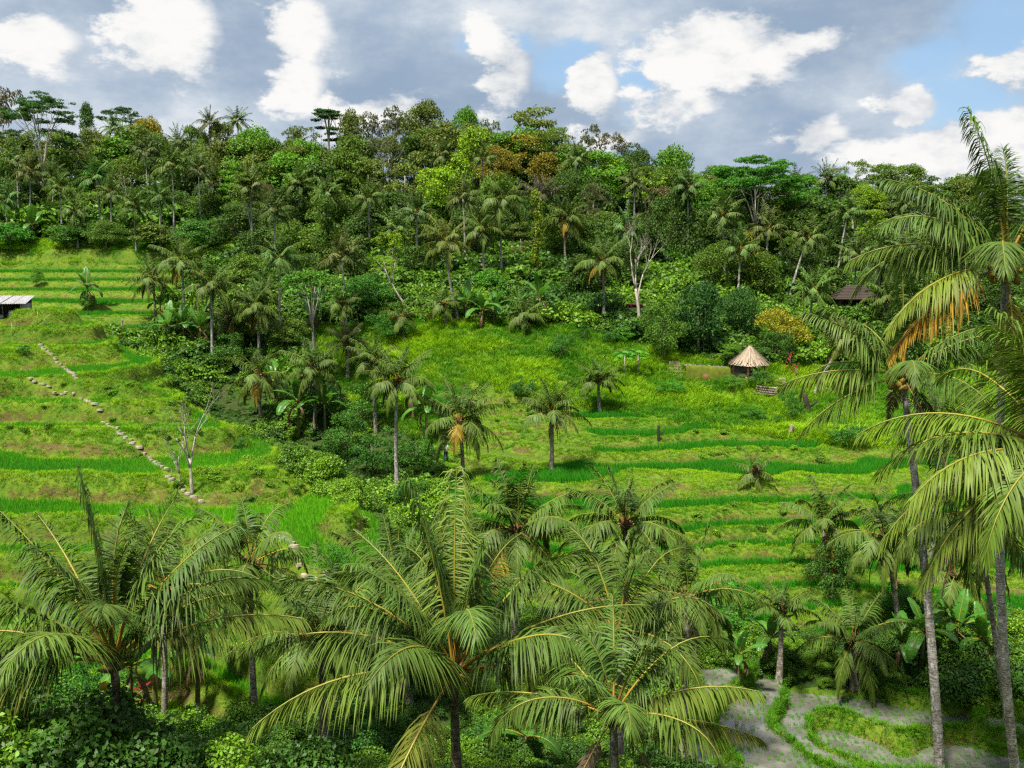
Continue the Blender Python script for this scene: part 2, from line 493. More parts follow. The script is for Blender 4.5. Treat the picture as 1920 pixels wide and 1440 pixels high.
# the grass slope above the terraces
mx, my = mid(GV[:, 0]), mid(GV[:, 1])
meadow = (fcls == 0) & (mx > np.interp(my, [78, 92, 108], [-4, -13, -22])) & (my > 70) & (my < np.interp(mx, [-25, -8, 10, 22, 60], [112, 110, 106, 100, 108]))
fcls[meadow] = 5
fcls[(fcls == 0) & (mx < -31) & (mx > -85) & (my > 148) & (my < 161 + 3 * np.sin(mx * .3))] = 5
def land(name, cls, label, mat):
    f = GF[fcls == cls]
    ids, inv = np.unique(f, return_inverse=True)
    me = mesh_np(name, GV[ids], inv.reshape(-1, 4), [mat], None, True, {'riser': g_ris[ids], 'tread': g_trd[ids]})
    return tag(obj(name, me), label, 'terrain', None, 'structure')
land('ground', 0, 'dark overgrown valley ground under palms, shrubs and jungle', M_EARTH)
land('terraced_hill', 1, 'steep grassy hill of rice terraces below the grey-roofed hut', M_GROUND)
land('far_terrace_field', 2, 'far flat rice terraces behind the hut under the jungle edge', M_GROUND)
land('terraced_slope', 3, 'bright green terraced slope below the thatched pavilion', M_GROUND)
land('paddy_bank', 4, 'curving grassy banks round the flooded paddies at the valley bottom', M_GROUND)
land('grass_slope', 5, 'open grass slope beside and below the thatched pavilion', M_GROUND)

# water in the flooded paddies
def water_mat():
    m, t, b = new_mat('still paddy water', 0.03, 0.5)
    pos = t.n('ShaderNodeNewGeometry').outputs['Position']
    n1 = t.noise(pos, 0.9, 4, 0.6).outputs['Fac']
    col = t.mixc(t.ramp(n1, 0.4, 0.65), (0.10, 0.098, 0.078, 1), (0.17, 0.165, 0.14, 1))
    b.inputs['IOR'].default_value = 1.6
    m.node_tree.links.new(col, b.inputs['Base Color'])
    bp = t.n('ShaderNodeBump', ins={'Strength': 0.06, 'Distance': 0.02, 'Height': t.noise(pos, 9.0, 2, 0.5).outputs['Fac']})
    m.node_tree.links.new(bp.outputs[0], b.inputs['Normal'])
    return m
wsel = (fcls == 4) & (mid(g_pos) < 0.999) & (mid(g_pos) > 0.02) & (g_lev[GF].max(1) == g_lev[GF].min(1)) & (gP[GF].min(1) > 0.97)
f = GF[wsel]
ids, inv = np.unique(f, return_inverse=True)
wv_ = GV[ids].copy()
wv_[:, 2] = g_lev[ids] * 0.62 + 0.17
tag(obj('paddy_water', mesh_np('paddy_water', wv_, inv.reshape(-1, 4), [water_mat()], None, True)), 'shallow grey water standing in the flooded paddies', 'water', None, 'structure')
# ------------------------------------------------------------------ plant materials
def leaf_mat(name, transl=0.34, rough=0.55, spec=0.25, var=0.55, source='object', col=None, tip=None, tint=None):
    m, t, b = new_mat(name, rough, spec)
    lk = m.node_tree.links
    isl = t.n('ShaderNodeNewGeometry').outputs['Random Per Island']
    if source == 'object':
        base = t.n('ShaderNodeObjectInfo').outputs['Color']
    else:
        base = t.n('ShaderNodeRGB')
        base.outputs[0].default_value = c4(col)
        base = base.outputs[0]
    if tint:
        tv = t.n('ShaderNodeAttribute', attribute_name='tint', attribute_type='INSTANCER').outputs['Fac']
        base = t.mixc(t.math('MINIMUM', tv, 1.0), base, c4(tint))
        base = t.mixc(t.math('SUBTRACT', tv, 1.0, True), base, (0.27, 0.20, 0.07, 1))
    if tip:
        fx = t.n('ShaderNodeAttribute', attribute_name='fx').outputs['Fac']
        base = t.mixc(t.math('MULTIPLY', t.ramp(fx, 0.55, 1.0), 0.22), base, c4(tip))
    hs = t.n('ShaderNodeHueSaturation', ins={'Hue': t.n('ShaderNodeMapRange', ins={0: isl, 3: 0.485, 4: 0.512}).outputs[0], 'Saturation': 1.0,
                                             'Value': t.n('ShaderNodeMapRange', ins={0: isl, 3: 1 - var, 4: 1 + var}).outputs[0], 'Color': base})
    c = hs.outputs[0]
    lk.new(c, b.inputs['Base Color'])
    tr = t.n('ShaderNodeBsdfTranslucent')
    lk.new(t.mixc(0.5, c, t.mixc(1.0, c, (1.6, 1.7, 0.7, 1), 'MULTIPLY')), tr.inputs['Color'])
    mx = t.n('ShaderNodeMixShader', ins={0: transl})
    lk.new(b.outputs[0], mx.inputs[1])
    lk.new(tr.outputs[0], mx.inputs[2])
    lk.new(mx.outputs[0], m.node_tree.nodes['Material Output'].inputs[0])
    return m
M_LEAF = leaf_mat('broad leaves')
M_PALM = leaf_mat('palm leaflets', 0.22, 0.52, 0.2, 0.38, tip=(0.14, 0.17, 0.03))
M_BANANA = leaf_mat('banana leaf', 0.35, 0.4, 0.4, 0.15)
M_RICE = leaf_mat('young rice', 0.30, 0.6, 0.15, 0.3, 'rgb', (0.035, 0.235, 0.010), tint=(0.15, 0.42, 0.010))
M_TURF = leaf_mat('grass tufts', 0.30, 0.7, 0.12, 0.4, 'rgb', (0.080, 0.235, 0.010), tint=(0.27, 0.44, 0.012))
M_SHRUBS = leaf_mat('shrub leaves', 0.28, 0.5, 0.3, 0.5, 'rgb', (0.045, 0.115, 0.012), tint=(0.17, 0.32, 0.012))

def bark_mat(name, a, b_, scale=(8, 8, 3), bump=0.5, ring=0.0, rough=0.9):
    m, t, b = new_mat(name, rough, 0.15)
    co = t.n('ShaderNodeTexCoord').outputs['Object']
    v = t.vec('MULTIPLY', co, scale).outputs[0]
    n1 = t.noise(v, 1.0, 5, 0.65).outputs['Fac']
    n2 = t.noise(co, 1.3, 3, 0.6).outputs['Fac']
    f = t.ramp(t.math('ADD', t.math('MULTIPLY', n1, 0.7), t.math('MULTIPLY', n2, 0.3)), 0.36, 0.62)
    col = t.mixc(f, c4(a), c4(b_))
    if ring:
        bl = t.ramp(t.noise(t.vec('MULTIPLY', co, (4, 4, 1.6)).outputs[0], 1.6, 6, 0.7).outputs['Fac'], 0.52, 0.60)
        col = t.mixc(t.math('MULTIPLY', bl, 0.75), col, (ring, ring * .97, ring * .9, 1))
        dk = t.ramp(t.noise(t.vec('MULTIPLY', co, (2, 2, 22)).outputs[0], 1.0, 3, 0.6).outputs['Fac'], 0.56, 0.66)
        col = t.mixc(t.math('MULTIPLY', dk, 0.7), col, c4(tuple(x * .45 for x in a)))
    m.node_tree.links.new(col, b.inputs['Base Color'])
    bp = t.n('ShaderNodeBump', ins={'Strength': bump, 'Distance': 0.03, 'Height': n1})
    m.node_tree.links.new(bp.outputs[0], b.inputs['Normal'])
    return m
M_BARK = bark_mat('tree bark', (0.085, 0.065, 0.045), (0.21, 0.175, 0.13))
M_BARK_PALE = bark_mat('pale bark', (0.22, 0.185, 0.145), (0.46, 0.41, 0.34))
M_BARK_WHITE = bark_mat('bleached bark', (0.20, 0.17, 0.135), (0.46, 0.41, 0.34))
M_PTRUNK = bark_mat('ringed palm trunk', (0.105, 0.082, 0.060), (0.27, 0.235, 0.19), (5, 5, 14), 0.8, 0.42)
M_PTRUNK_WHITE = bark_mat('lichen-white palm trunk', (0.13, 0.11, 0.09), (0.36, 0.335, 0.30), (7, 7, 12), 0.8, 0.60)
M_PTRUNK_DARK = bark_mat('dark palm trunk', (0.045, 0.03, 0.022), (0.17, 0.125, 0.09), (4, 4, 14), 0.9, 0.26)

def rachis_mat():
    m, t, b = new_mat('frond stalk', 0.45, 0.35)
    fx = t.n('ShaderNodeAttribute', attribute_name='fx').outputs['Fac']
    oc = t.n('ShaderNodeObjectInfo').outputs['Color']
    c = t.mixc(t.ramp(fx, 0.0, 0.13), (0.10, 0.055, 0.025, 1), (0.36, 0.20, 0.025, 1))
    c = t.mixc(t.ramp(fx, 0.12, 0.5), c, (0.27, 0.24, 0.03, 1))
    c = t.mixc(t.ramp(fx, 0.55, 1.0), c, (0.16, 0.18, 0.03, 1))
    sep = t.n('ShaderNodeSeparateColor', ins={0: oc})
    dry = t.ramp(t.math('SUBTRACT', sep.outputs[0], sep.outputs[1]), 0.0, 0.05)
    c = t.mixc(dry, c, (0.22, 0.12, 0.055, 1))
    m.node_tree.links.new(c, b.inputs['Base Color'])
    return m
M_RACHIS = rachis_mat()

def flat_mat(name, a, b_=None, scale=6.0, rough=0.8, spec=0.2, bump=0.0):
    m, t, b = new_mat(name, rough, spec)
    co = t.n('ShaderNodeTexCoord').outputs['Object']
    n1 = t.noise(co, scale, 5, 0.65).outputs['Fac']
    col = t.mixc(t.ramp(n1, 0.35, 0.65), c4(a), c4(b_ or tuple(x * 0.7 for x in a)))
    m.node_tree.links.new(col, b.inputs['Base Color'])
    if bump:
        bp = t.n('ShaderNodeBump', ins={'Strength': bump, 'Distance': 0.03, 'Height': n1})
        m.node_tree.links.new(bp.outputs[0], b.inputs['Normal'])
    return m

DARK, MID, BRIGHT, LIME = (0.056, 0.112, 0.013), (0.098, 0.172, 0.014), (0.100, 0.235, 0.012), (0.190, 0.310, 0.012)
OLIVE, GOLD, BROWN, GREY = (0.115, 0.155, 0.022), (0.235, 0.205, 0.016), (0.130, 0.112, 0.044), (0.115, 0.130, 0.068)
YELLOW, ORANGE = (0.27, 0.23, 0.012), (0.200, 0.170, 0.016)

# ------------------------------------------------------------------ foliage geometry
def leaf_quads(rng, pos, nrm, ln, wd):
    """Diamond leaves, folded a little along the midrib. pos, nrm: (N,3)."""
    n = len(pos)
    nrm = nrm / (np.linalg.norm(nrm, axis=1, keepdims=True) + 1e-9)
    r = rng.normal(size=(n, 3))
    d = np.cross(nrm, r)
    d /= np.linalg.norm(d, axis=1, keepdims=True) + 1e-9
    d[:, 2] -= 0.35
    d /= np.linalg.norm(d, axis=1, keepdims=True) + 1e-9
    s = np.cross(nrm, d)
    L = (ln * rng.uniform(0.7, 1.3, n))[:, None]
    Wd = (wd * rng.uniform(0.7, 1.3, n))[:, None]
    mid = pos + d * L * 0.45
    v = np.stack([pos, mid - s * Wd + nrm * Wd * 0.25, pos + d * L, mid + s * Wd + nrm * Wd * 0.25], 1).reshape(-1, 3)
    b = np.arange(n)[:, None] * 4
    return v, b + np.array([[0, 1, 2, 3]])

def blob_leaves(rng, blobs, per, ln, wd, up=0.45, jit=0.55, low=-0.35):
    """blobs: (cx,cy,cz,rx,rz). Leaves lie round each blob, thicker on its upper side."""
    V, F, off = [], [], 0
    for (cx, cyy, cz, rx, rz) in blobs:
        n = max(6, int(per * (rx * rx + rx * rz) * 0.5))
        d = rng.normal(size=(n * 2, 3))
        d /= np.linalg.norm(d, axis=1, keepdims=True)
        d = d[d[:, 2] > low][:n]
        n = len(d)
        rad = rng.uniform(0.62, 1.08, n)[:, None]
        p = np.array([cx, cyy, cz]) + d * rad * np.array([rx, rx, rz])
        nr = d * (1 - up) + np.array([0, 0, up]) + rng.normal(size=(n, 3)) * jit
        v, f = leaf_quads(rng, p, nr, ln, wd)
        V.append(v); F.append(f + off); off += len(v)
    return np.concatenate(V), np.concatenate(F)

def crown_blobs(rng, kind):
    B = []
    if kind == 'round':
        for i in range(34):
            z = rng.uniform(-0.55, 1.0)
            a = i * 2.39996 + rng.uniform(-.4, .4)
            q = math.sqrt(max(0.05, 1 - (max(z, 0)) ** 2)) * (1.0 if z > 0 else (1 + z * 0.6))
            k = rng.uniform(0.50, 0.86)
            r = rng.uniform(0.22, 0.38)
            B.append((math.cos(a) * q * k, math.sin(a) * q * k, z * 0.80, r, r * rng.uniform(.6, .9)))
        B += [(0, 0, 0.1, 0.55, 0.5), (0.1, 0, -0.25, 0.45, 0.3)]
    elif kind == 'conic':
        for i in range(36):
            z = rng.uniform(-0.8, 1.0)
            a = i * 2.39996
            q = (1 - (z + 0.8) / 1.9) * rng.uniform(0.5, 1.0) * 0.85
            r = rng.uniform(0.18, 0.30)
            B.append((math.cos(a) * q, math.sin(a) * q, z, r, r * 0.8))
        B += [(0, 0, -0.3, 0.4, 0.5), (0, 0, 0.3, 0.25, 0.4)]
    elif kind == 'loose':
        for i in range(30):
            z = rng.uniform(-0.7, 1.0)
            a = i * 2.39996 + rng.uniform(-.5, .5)
            k = rng.uniform(0.25, 1.0) * math.sqrt(max(0.1, 1 - z * z * 0.8))
            r = rng.uniform(0.14, 0.27)
            B.append((math.cos(a) * k, math.sin(a) * k, z * 0.85, r, r * rng.uniform(.45, .75)))
    elif kind == 'layer':
        for i in range(26):
            z = rng.uniform(-0.8, 0.95)
            a = i * 2.39996 + rng.uniform(-.5, .5)
            k = rng.uniform(0.2, 1.0) * math.sqrt(max(0.1, 1 - max(z, 0) ** 2))
            r = rng.uniform(0.24, 0.40)
            B.append((math.cos(a) * k * 0.8, math.sin(a) * k * 0.8, z * 0.85, r, r * 0.28))
    return B

CROWNS = {}
def crown_protos():
    for kind, nvar, per, ln, wd in (('round', 5, 2000, 0.080, 0.027), ('conic', 2, 2200, 0.075, 0.026), ('loose', 4, 2600, 0.070, 0.022), ('layer', 3, 2000, 0.075, 0.026)):
        for k in range(nvar):
            rng = np.random.RandomState(100 + k * 7 + len(kind) * 31)
            lk_ = [1.0, .75, 1.3, .9, 1.15][k]
            v, f = blob_leaves(rng, crown_blobs(rng, kind), per / lk_ ** 1.6, ln * lk_, wd * lk_)
            CROWNS.setdefault(kind, []).append(mesh_np('crown_' + kind, v, f, [M_LEAF]))
    for k in range(3):      # finer leaves for shrubs near the viewer
        rng = np.random.RandomState(300 + k)
        B = []
        for i in range(26):
            a, q = i * 2.39996, rng.uniform(0.1, 0.95)
            r = rng.uniform(.16, .34)
            B.append((math.cos(a) * q, math.sin(a) * q, rng.uniform(-.75, .95) * math.sqrt(1 - q * q * .8), r, r * rng.uniform(.5, .9)))
        v, f = blob_leaves(rng, B, 3600, 0.075, 0.022, 0.4, 0.7, -0.8)
        CROWNS.setdefault('bush', []).append(mesh_np('crown_bush', v, f, [M_LEAF]))
crown_protos()

def limb_trunk(rng, h, r0, hc, rx, ry, nl=5, bark=None):
    """Tapered trunk with limbs into the crown, in base coordinates; hc = crown centre height."""
    mb = MB()
    top = max(hc + ry * 0.25, 0.6)
    ln = np.linspace(0, 1, 7)
    sway = rng.uniform(-1, 1, 2) * 0.05 * top
    pts = np.stack([np.sin(ln * 2.2) * sway[0], np.sin(ln * 2.6) * sway[1], -0.4 + ln * (top + 0.4)], 1)
    mb.tube(pts, r0 * (1 - 0.65 * ln) * (1 + 0.5 * np.exp(-ln * 14)), 7)
    for i in range(nl):
        s = rng.uniform(0.45, 0.85)
        p0 = np.array([np.interp(s, ln, pts[:, k]) for k in range(3)])
        a = i * 2.4 + rng.uniform(-.4, .4)
        p2 = np.array([math.cos(a) * rx * rng.uniform(.25, .5), math.sin(a) * rx * rng.uniform(.25, .5), hc + ry * rng.uniform(-.2, .3)])
        p1 = (p0 + p2) / 2 + np.array([0, 0, -0.12 * rx])
        q = np.linspace(0, 1, 5)[:, None]
        mb.tube((1 - q) ** 2 * p0 + 2 * q * (1 - q) * p1 + q * q * p2, r0 * 0.42 * (1 - 0.75 * q[:, 0]), 5)
    return mb.mesh('trunk', [bark or M_BARK], True)

_seed = [1]
def tree(name, label, cx, cyy, rx, ry, D, kind='round', color=MID, group=None, bark=None, r0=None, cat='tree', min_trunk=1.0):
    """A tree whose crown stands at photo pixel (cx,cyy), rx by ry pixels, at forward distance D."""
    _seed[0] += 1
    rng = np.random.RandomState(_seed[0] * 13 % 99991)
    c = P(cx, cyy, D)
    m = D / FPX
    rx, ry = rx * m, ry * m
    gzv = ground(c.x, c.y)
    hc = max(c.z - gzv, ry * 0.75 + min_trunk * 0.3)
    root = thing(name, label, cat, (c.x, c.y, gzv), rng.uniform(0, 6.28), group)
    r0 = r0 or max(0.06, 0.016 * (hc + ry))
    obj('trunk', limb_trunk(rng, hc, r0, hc, rx, ry, 5, bark), root)
    j = rng.uniform(0.85, 1.15)
    col = tuple(k * j for k in color)
    ms = CROWNS[kind]
    obj('crown', ms[rng.randint(len(ms))], root, (0, 0, hc), (0, 0, rng.uniform(0, 6.28)), (rx, rx * rng.uniform(.85, 1.05), ry), col)
    return root

def thin_tree(label, cx, cyy, rx, ry, D, base, kind, color, seed):
    """A slim pale trunk leaning to its small crown."""
    rng = np.random.RandomState(seed)
    c, b = P(cx, cyy, D), P(base[0], base[1], D)
    gzv = ground(b.x, b.y)
    m = D / FPX
    root = thing('slim_tree', label, 'tree', (b.x, b.y, gzv))
    e = np.array([c.x - b.x, 0, c.z - gzv])
    q = np.linspace(0, 1, 9)[:, None]
    pts = q * e + np.sin(q * np.pi) * np.array([[0.35, 0.2, 0]]) * rng.uniform(-1, 1) + np.array([[0, 0, -.3]]) * (1 - q)
    mb = MB()
    mb.tube(pts, 0.15 * (1 - .6 * q[:, 0]), 7)
    for i in range(6):
        p0 = pts[rng.randint(5, 8)]
        a = i * 2.4
        p1 = e + np.array([math.cos(a) * rx * m * .8, math.sin(a) * rx * m * .8, rng.uniform(-.3, .6) * ry * m])
        mb.tube(p0 + (p1 - p0) * np.linspace(0, 1, 4)[:, None], np.array([.06, .05, .035, .02]), 5)
    obj('trunk', mb.mesh('trunk', [M_BARK_WHITE], True), root)
    obj('crown', CROWNS[kind][seed % len(CROWNS[kind])], root, tuple(e), (0, 0, seed), (rx * m, rx * m, ry * m), color)
    return root

def umbrella_tree(name, label, cx, top, rx, D, base_py, color=MID, dome=0.42, npad=22, tiers=0.55, bark=None, group=None, sparse=1.0, seed=0, fork=0.45, leafr=1.0, padk=1.0):
    """Flat layered crown on spreading pale limbs, limbs visible below it. top: photo row of the crown's top."""
    rng = np.random.RandomState(900 + seed)
    m = D / FPX
    R = rx * m
    t = P(cx, top, D)
    bx = P(cx, base_py, D)
    gzv = ground(bx.x, bx.y)
    H = t.z - gzv
    root = thing(name, label, 'tree', (bx.x, bx.y, gzv), 0, group)
    pads, blobs = [], []
    for i in range(npad):
        a = i * 2.39996 + rng.uniform(-.3, .3)
        q = math.sqrt((i + 0.6) / npad)
        low = rng.uniform(0, 1) ** 2 * tiers
        z = H - R * dome * q * q - R * low * 0.8 - R * 0.08
        pads.append((math.cos(a) * q * R * 0.86, math.sin(a) * q * R * 0.86, z))
        for k in range(int(5 + 4 * sparse)):
            rr = R * rng.uniform(0.06, 0.12) * padk
            o = rng.normal(size=3) * R * 0.12
            blobs.append((pads[-1][0] + o[0], pads[-1][1] + o[1], z + o[2] * 0.25, rr, rr * 0.26))
    lf = 0.27 * leafr
    v, f = blob_leaves(rng, blobs, 60 * sparse / (lf * lf) * 0.30, lf, lf * 0.34, 0.65, 0.45, -0.9)
    obj('crown', mesh_np('crown', v, f, [M_LEAF]), root, color=color)
    mb = MB()
    hf = H * fork
    r0 = 0.013 * H
    q = np.linspace(0, 1, 8)
    sw = rng.uniform(-.3, .3, 2)
    tp = np.stack([sw[0] * np.sin(q * 3), sw[1] * np.sin(q * 3), -0.5 + q * (hf + 0.5)], 1)
    mb.tube(tp, r0 * (1 - 0.35 * q) * (1 + 0.5 * np.exp(-q * 12)), 8)
    q = np.linspace(0, 1, 7)[:, None]
    mains = []
    for i in range(5):
        a = i * 1.2566 + rng.uniform(-.3, .3)
        e = np.array([math.cos(a) * R * 0.42, math.sin(a) * R * 0.42, H - R * (0.35 + 0.25 * rng.rand())])
        p0 = tp[-1] - np.array([0, 0, rng.uniform(0, 0.25) * hf * 0.5])
        p1 = p0 + np.array([e[0] * 0.35, e[1] * 0.35, (e[2] - p0[2]) * 0.7])
        pts = (1 - q) ** 2 * p0 + 2 * q * (1 - q) * p1 + q * q * e
        mains.append(pts)
        mb.tube(pts, r0 * 0.5 * (1 - 0.6 * q[:, 0]), 6)
    for p in pads:
        p = np.array(p)
        j = min(range(5), key=lambda k: np.hypot(*(mains[k][-1] - p)[:2]))
        p0 = mains[j][rng.randint(3, 6)]
        p1 = (p0 + p) / 2 + np.array([0, 0, -0.04 * R])
        mb.tube((1 - q) ** 2 * p0 + 2 * q * (1 - q) * p1 + q * q * p, r0 * 0.20 * (1 - 0.7 * q[:, 0]), 4)
    obj('trunk', mb.mesh('trunk', [bark or M_BARK_PALE], True), root)
    return root

def bare_tree(name, label, bx, by, top, D, spread=0.30, seed=0, depth=5, bark=None, thick=1.0):
    rng = np.random.RandomState(500 + seed)
    b = P(bx, by, D)
    H = (by - top) * D / FPX
    gzv = ground(b.x, b.y)
    root = thing(name, label, 'tree', (b.x, b.y, gzv))
    H += b.z - gzv
    tr, br = MB(), MB()
    def grow(p, d, ln, r, k):
        q = np.linspace(0, 1, 5)
        e = d + np.array([rng.normal() * .12, rng.normal() * .12, 0.10])
        pts = p + np.outer(q, d * ln) + np.outer(q * q, (e - d) * ln * 0.6)
        (tr if k == 0 else br).tube(pts, r * (1 - 0.42 * q), 7 if k == 0 else 4)
        if k >= depth:
            return
        for i in range(2 if k else 4):
            a = rng.uniform(0, 6.28)
            nd = d + np.array([math.cos(a), math.sin(a), 0.25]) * rng.uniform(0.6, 1.3) * spread * 1.6
            nd /= np.linalg.norm(nd)
            s = rng.randint(3, 5)
            grow(pts[s], nd, ln * rng.uniform(0.58, 0.80), r * (0.50 if k else 0.55), k + 1)
    grow(np.array([0, 0, -0.3]), np.array([rng.normal() * .04, 0, 1.0]), H * 0.40, 0.022 * H * thick, 0)
    obj('trunk', tr.mesh('trunk', [bark or M_BARK_WHITE], True), root)
    obj('branches', br.mesh('branches', [bark or M_BARK_WHITE], True), root)
    return root

# ------------------------------------------------------------------ palms
def frond_geo(rng, L, elev, bend, nleaf, lw, segs=3, droop=1.0, leaf_len=0.20, twist=0.0, ragged=0.06, t0=0.20, petiole=1.0, rseg=4, npt=14, tipb=0.0):
    """One frond leaning towards +X from the origin. Angles in radians."""
    t = np.linspace(0, 1, npt)
    e = elev - bend * t ** 1.35 - tipb * np.clip(t - 0.6, 0, 1) * 2.5
    sway = rng.uniform(-0.25, 0.25)
    az = sway * t ** 1.5
    d = np.stack([np.cos(e) * np.cos(az), np.cos(e) * np.sin(az), np.sin(e)], 1)
    pts = np.concatenate([[np.zeros(3)], np.cumsum((d[1:] + d[:-1]) / 2 * (L / (npt - 1)), 0)])
    side = np.stack([-np.sin(az), np.cos(az), np.zeros(npt)], 1)
    nor = np.cross(d, side)
    tw = twist * t
    S = side * np.cos(tw)[:, None] + nor * np.sin(tw)[:, None]
    N = nor * np.cos(tw)[:, None] - side * np.sin(tw)[:, None]
    mb = MB()
    rr = (0.012 + 0.026 * (1 - t) + 0.05 * np.exp(-t * 22)) * L / 4.6 * petiole
    v, f, av = tube(pts, rr, rseg)
    mb.add(v, f, 1, av)
    ti = np.linspace(t0, 1.0, nleaf) ** 0.92
    ti = np.repeat(ti, 2) + rng.uniform(-.5, .5, nleaf * 2) * (0.75 / nleaf)
    sg = np.tile([1.0, -1.0], nleaf)
    keep = rng.rand(nleaf * 2) > ragged
    ti, sg = np.clip(ti[keep], 0, 1), sg[keep]
    n = len(ti)
    ip = lambda A: np.stack([np.interp(ti, t, A[:, k]) for k in range(3)], 1)
    p0, T, Sd, Nm = ip(pts), ip(d), ip(S) * sg[:, None], ip(N)
    x = np.clip((ti - t0) / (1 - t0), 0, 1)
    phi = np.radians(70 - 48 * x ** 1.3) + rng.normal(size=n) * 0.14
    prof = (0.50 + 0.50 * np.sin(np.clip(x * 1.25 + 0.15, 0, 1) * np.pi)) * np.where(x > 0.85, 1 - (x - 0.85) * 2.2, 1)
    ll = L * leaf_len * prof * rng.uniform(0.85, 1.12, n)
    d0 = T * np.cos(phi)[:, None] + Sd * np.sin(phi)[:, None] + Nm * (0.22 + rng.normal(size=n) * 0.10)[:, None]
    d0 /= np.linalg.norm(d0, axis=1, keepdims=True)
    g = droop * rng.uniform(0.55, 1.5, n)
    if segs == 3:
        st, wp = [0, 0.3, 0.66, 1.0], [0.55, 1.0, 0.75, 0.06]
    elif segs == 2:
        st, wp = [0, 0.45, 1.0], [0.7, 1.0, 0.08]
    else:
        st, wp = [0, 1.0], [1.0, 0.25]
    cur, cols, prev = p0.copy(), [], 0
    rows = []
    for k, s in enumerate(st):
        ds = d0 + np.array([0, 0, -1.0]) * (g * s * 1.25)[:, None]
        ds /= np.linalg.norm(ds, axis=1, keepdims=True)
        if k:
            cur = cur + ds * (ll * (s - prev))[:, None]
        wv_ = T - ds * (T * ds).sum(1, keepdims=True)
        wv_ /= np.linalg.norm(wv_, axis=1, keepdims=True) + 1e-6
        wv_ = wv_ + np.cross(ds, wv_) * 0.55 * sg[:, None]
        wk = (lw * wp[k] * (0.6 + 0.4 * prof))[:, None]
        rows += [cur - wv_ * wk * 0.5, cur + wv_ * wk * 0.5]
        prev = s
    V = np.stack(rows, 1)
    m = V.shape[1]
    F = []
    base = np.arange(n)[:, None] * m
    for k in range(len(st) - 1):
        F.append(base + np.array([[2 * k, 2 * k + 1, 2 * k + 3, 2 * k + 2]]))
    a = np.tile(np.repeat(st, 2), n)
    mb.add(V.reshape(-1, 3), np.concatenate(F), 0, a)
    return mb

FRONDS = {}
N_AGE = 9
def age_angles(age, rng, hang=1.0):
    """age 0 = newest spear, 1 = oldest hanging frond."""
    el = 84 - 104 * age ** 1.05 + rng.uniform(-7, 7)
    bd = 14 + 72 * min(1, age * 1.5) * hang + rng.uniform(-10, 12)
    if el - bd < -88:
        bd = el + 88
    return math.radians(el), math.radians(bd)
def frond_lib():
    for lod, nl, lw, sg, nv in (('mid', 56, 0.085, 2, 2),):
        for k in range(N_AGE):
            for v in range(nv):
                rng = np.random.RandomState(4000 + k * 10 + v)
                el, bd = age_angles(k / (N_AGE - 1), rng)
                mb = frond_geo(rng, 4.5, el, bd, nl, lw, sg, 0.65 + 1.2 * k / (N_AGE - 1), 0.28, rng.uniform(-.8, .8), 0.05, rseg=3, npt=9, petiole=1.0)
                FRONDS[(k, v)] = mb.mesh('frond', [M_PALM, M_RACHIS], False, 'fx')
    for v in range(2):
        rng = np.random.RandomState(4900 + v)
        mb = frond_geo(rng, 3.9, math.radians(-35 - 25 * v), math.radians(35), 34, 0.07, 2, 2.0, 0.17, rng.uniform(-1, 1), 0.35, rseg=3, npt=9)
        FRONDS[('dry', v)] = mb.mesh('frond_dry', [M_PALM, M_RACHIS], False, 'fx')
frond_lib()
FAR_CROWNS = []
for v in range(6):
    rng = np.random.RandomState(4700 + v)
    V, F, Mi, A, off = [], [], [], [], 0
    for i in range(22):
        age = i / 21
        el, bd = age_angles(age, rng)
        mb = frond_geo(rng, 4.2 * rng.uniform(.85, 1.1), el, bd, 34, 0.15, 1, 0.45 + 0.9 * age, 0.25, rng.uniform(-.8, .8), 0.04, rseg=3, npt=7, petiole=0.9)
        vv = np.concatenate(mb.v)
        R = np.array(Matrix.Rotation(i * 2.39996 + rng.uniform(-.3, .3), 3, 'Z'))
        V.append(vv @ R.T)
        for f_, m_ in zip(mb.f, mb.m):
            F.append(f_ + off); Mi.append(m_)
        A.append(np.concatenate(mb.a))
        off += len(vv)
    FAR_CROWNS.append(mesh_np('palm_crown', np.concatenate(V), np.concatenate(F), [M_PALM, M_RACHIS], np.concatenate(Mi), False, {'fx': np.concatenate(A)}))

PG, PPALE, PDRY, PYEL = (0.062, 0.120, 0.017), (0.122, 0.175, 0.022), (0.115, 0.082, 0.055), (0.34, 0.19, 0.015)

def palm_trunk(h, dx, dy, r, near, bark, bow=0.06, seed=0):
    rng = np.random.RandomState(seed + 60)
    n = max(8, int(h / (0.11 if near else 0.9)))
    n = min(n, 170)
    s = np.linspace(0, 1, n)
    off = bow * math.hypot(dx, dy) + 0.015 * h
    a = rng.uniform(0, 6.28)
    b = np.sin(s * np.pi) * off
    pts = np.stack([dx * s + b * math.cos(a), dy * s + b * math.sin(a) * 0.5, -0.6 + (h + 0.6) * s], 1)
    rr = r * (1 - 0.42 * s) * (1 + 0.65 * np.exp(-s * h / 0.7))
    if near:
        rr = rr * (1 + np.where(np.arange(n) % 2 == 0, 0.05, -0.03) + rng.uniform(-.02, .02, n))
    mb = MB()
    mb.tube(pts, rr, 12 if near else 6)
    return mb.mesh('trunk', [bark], not near)

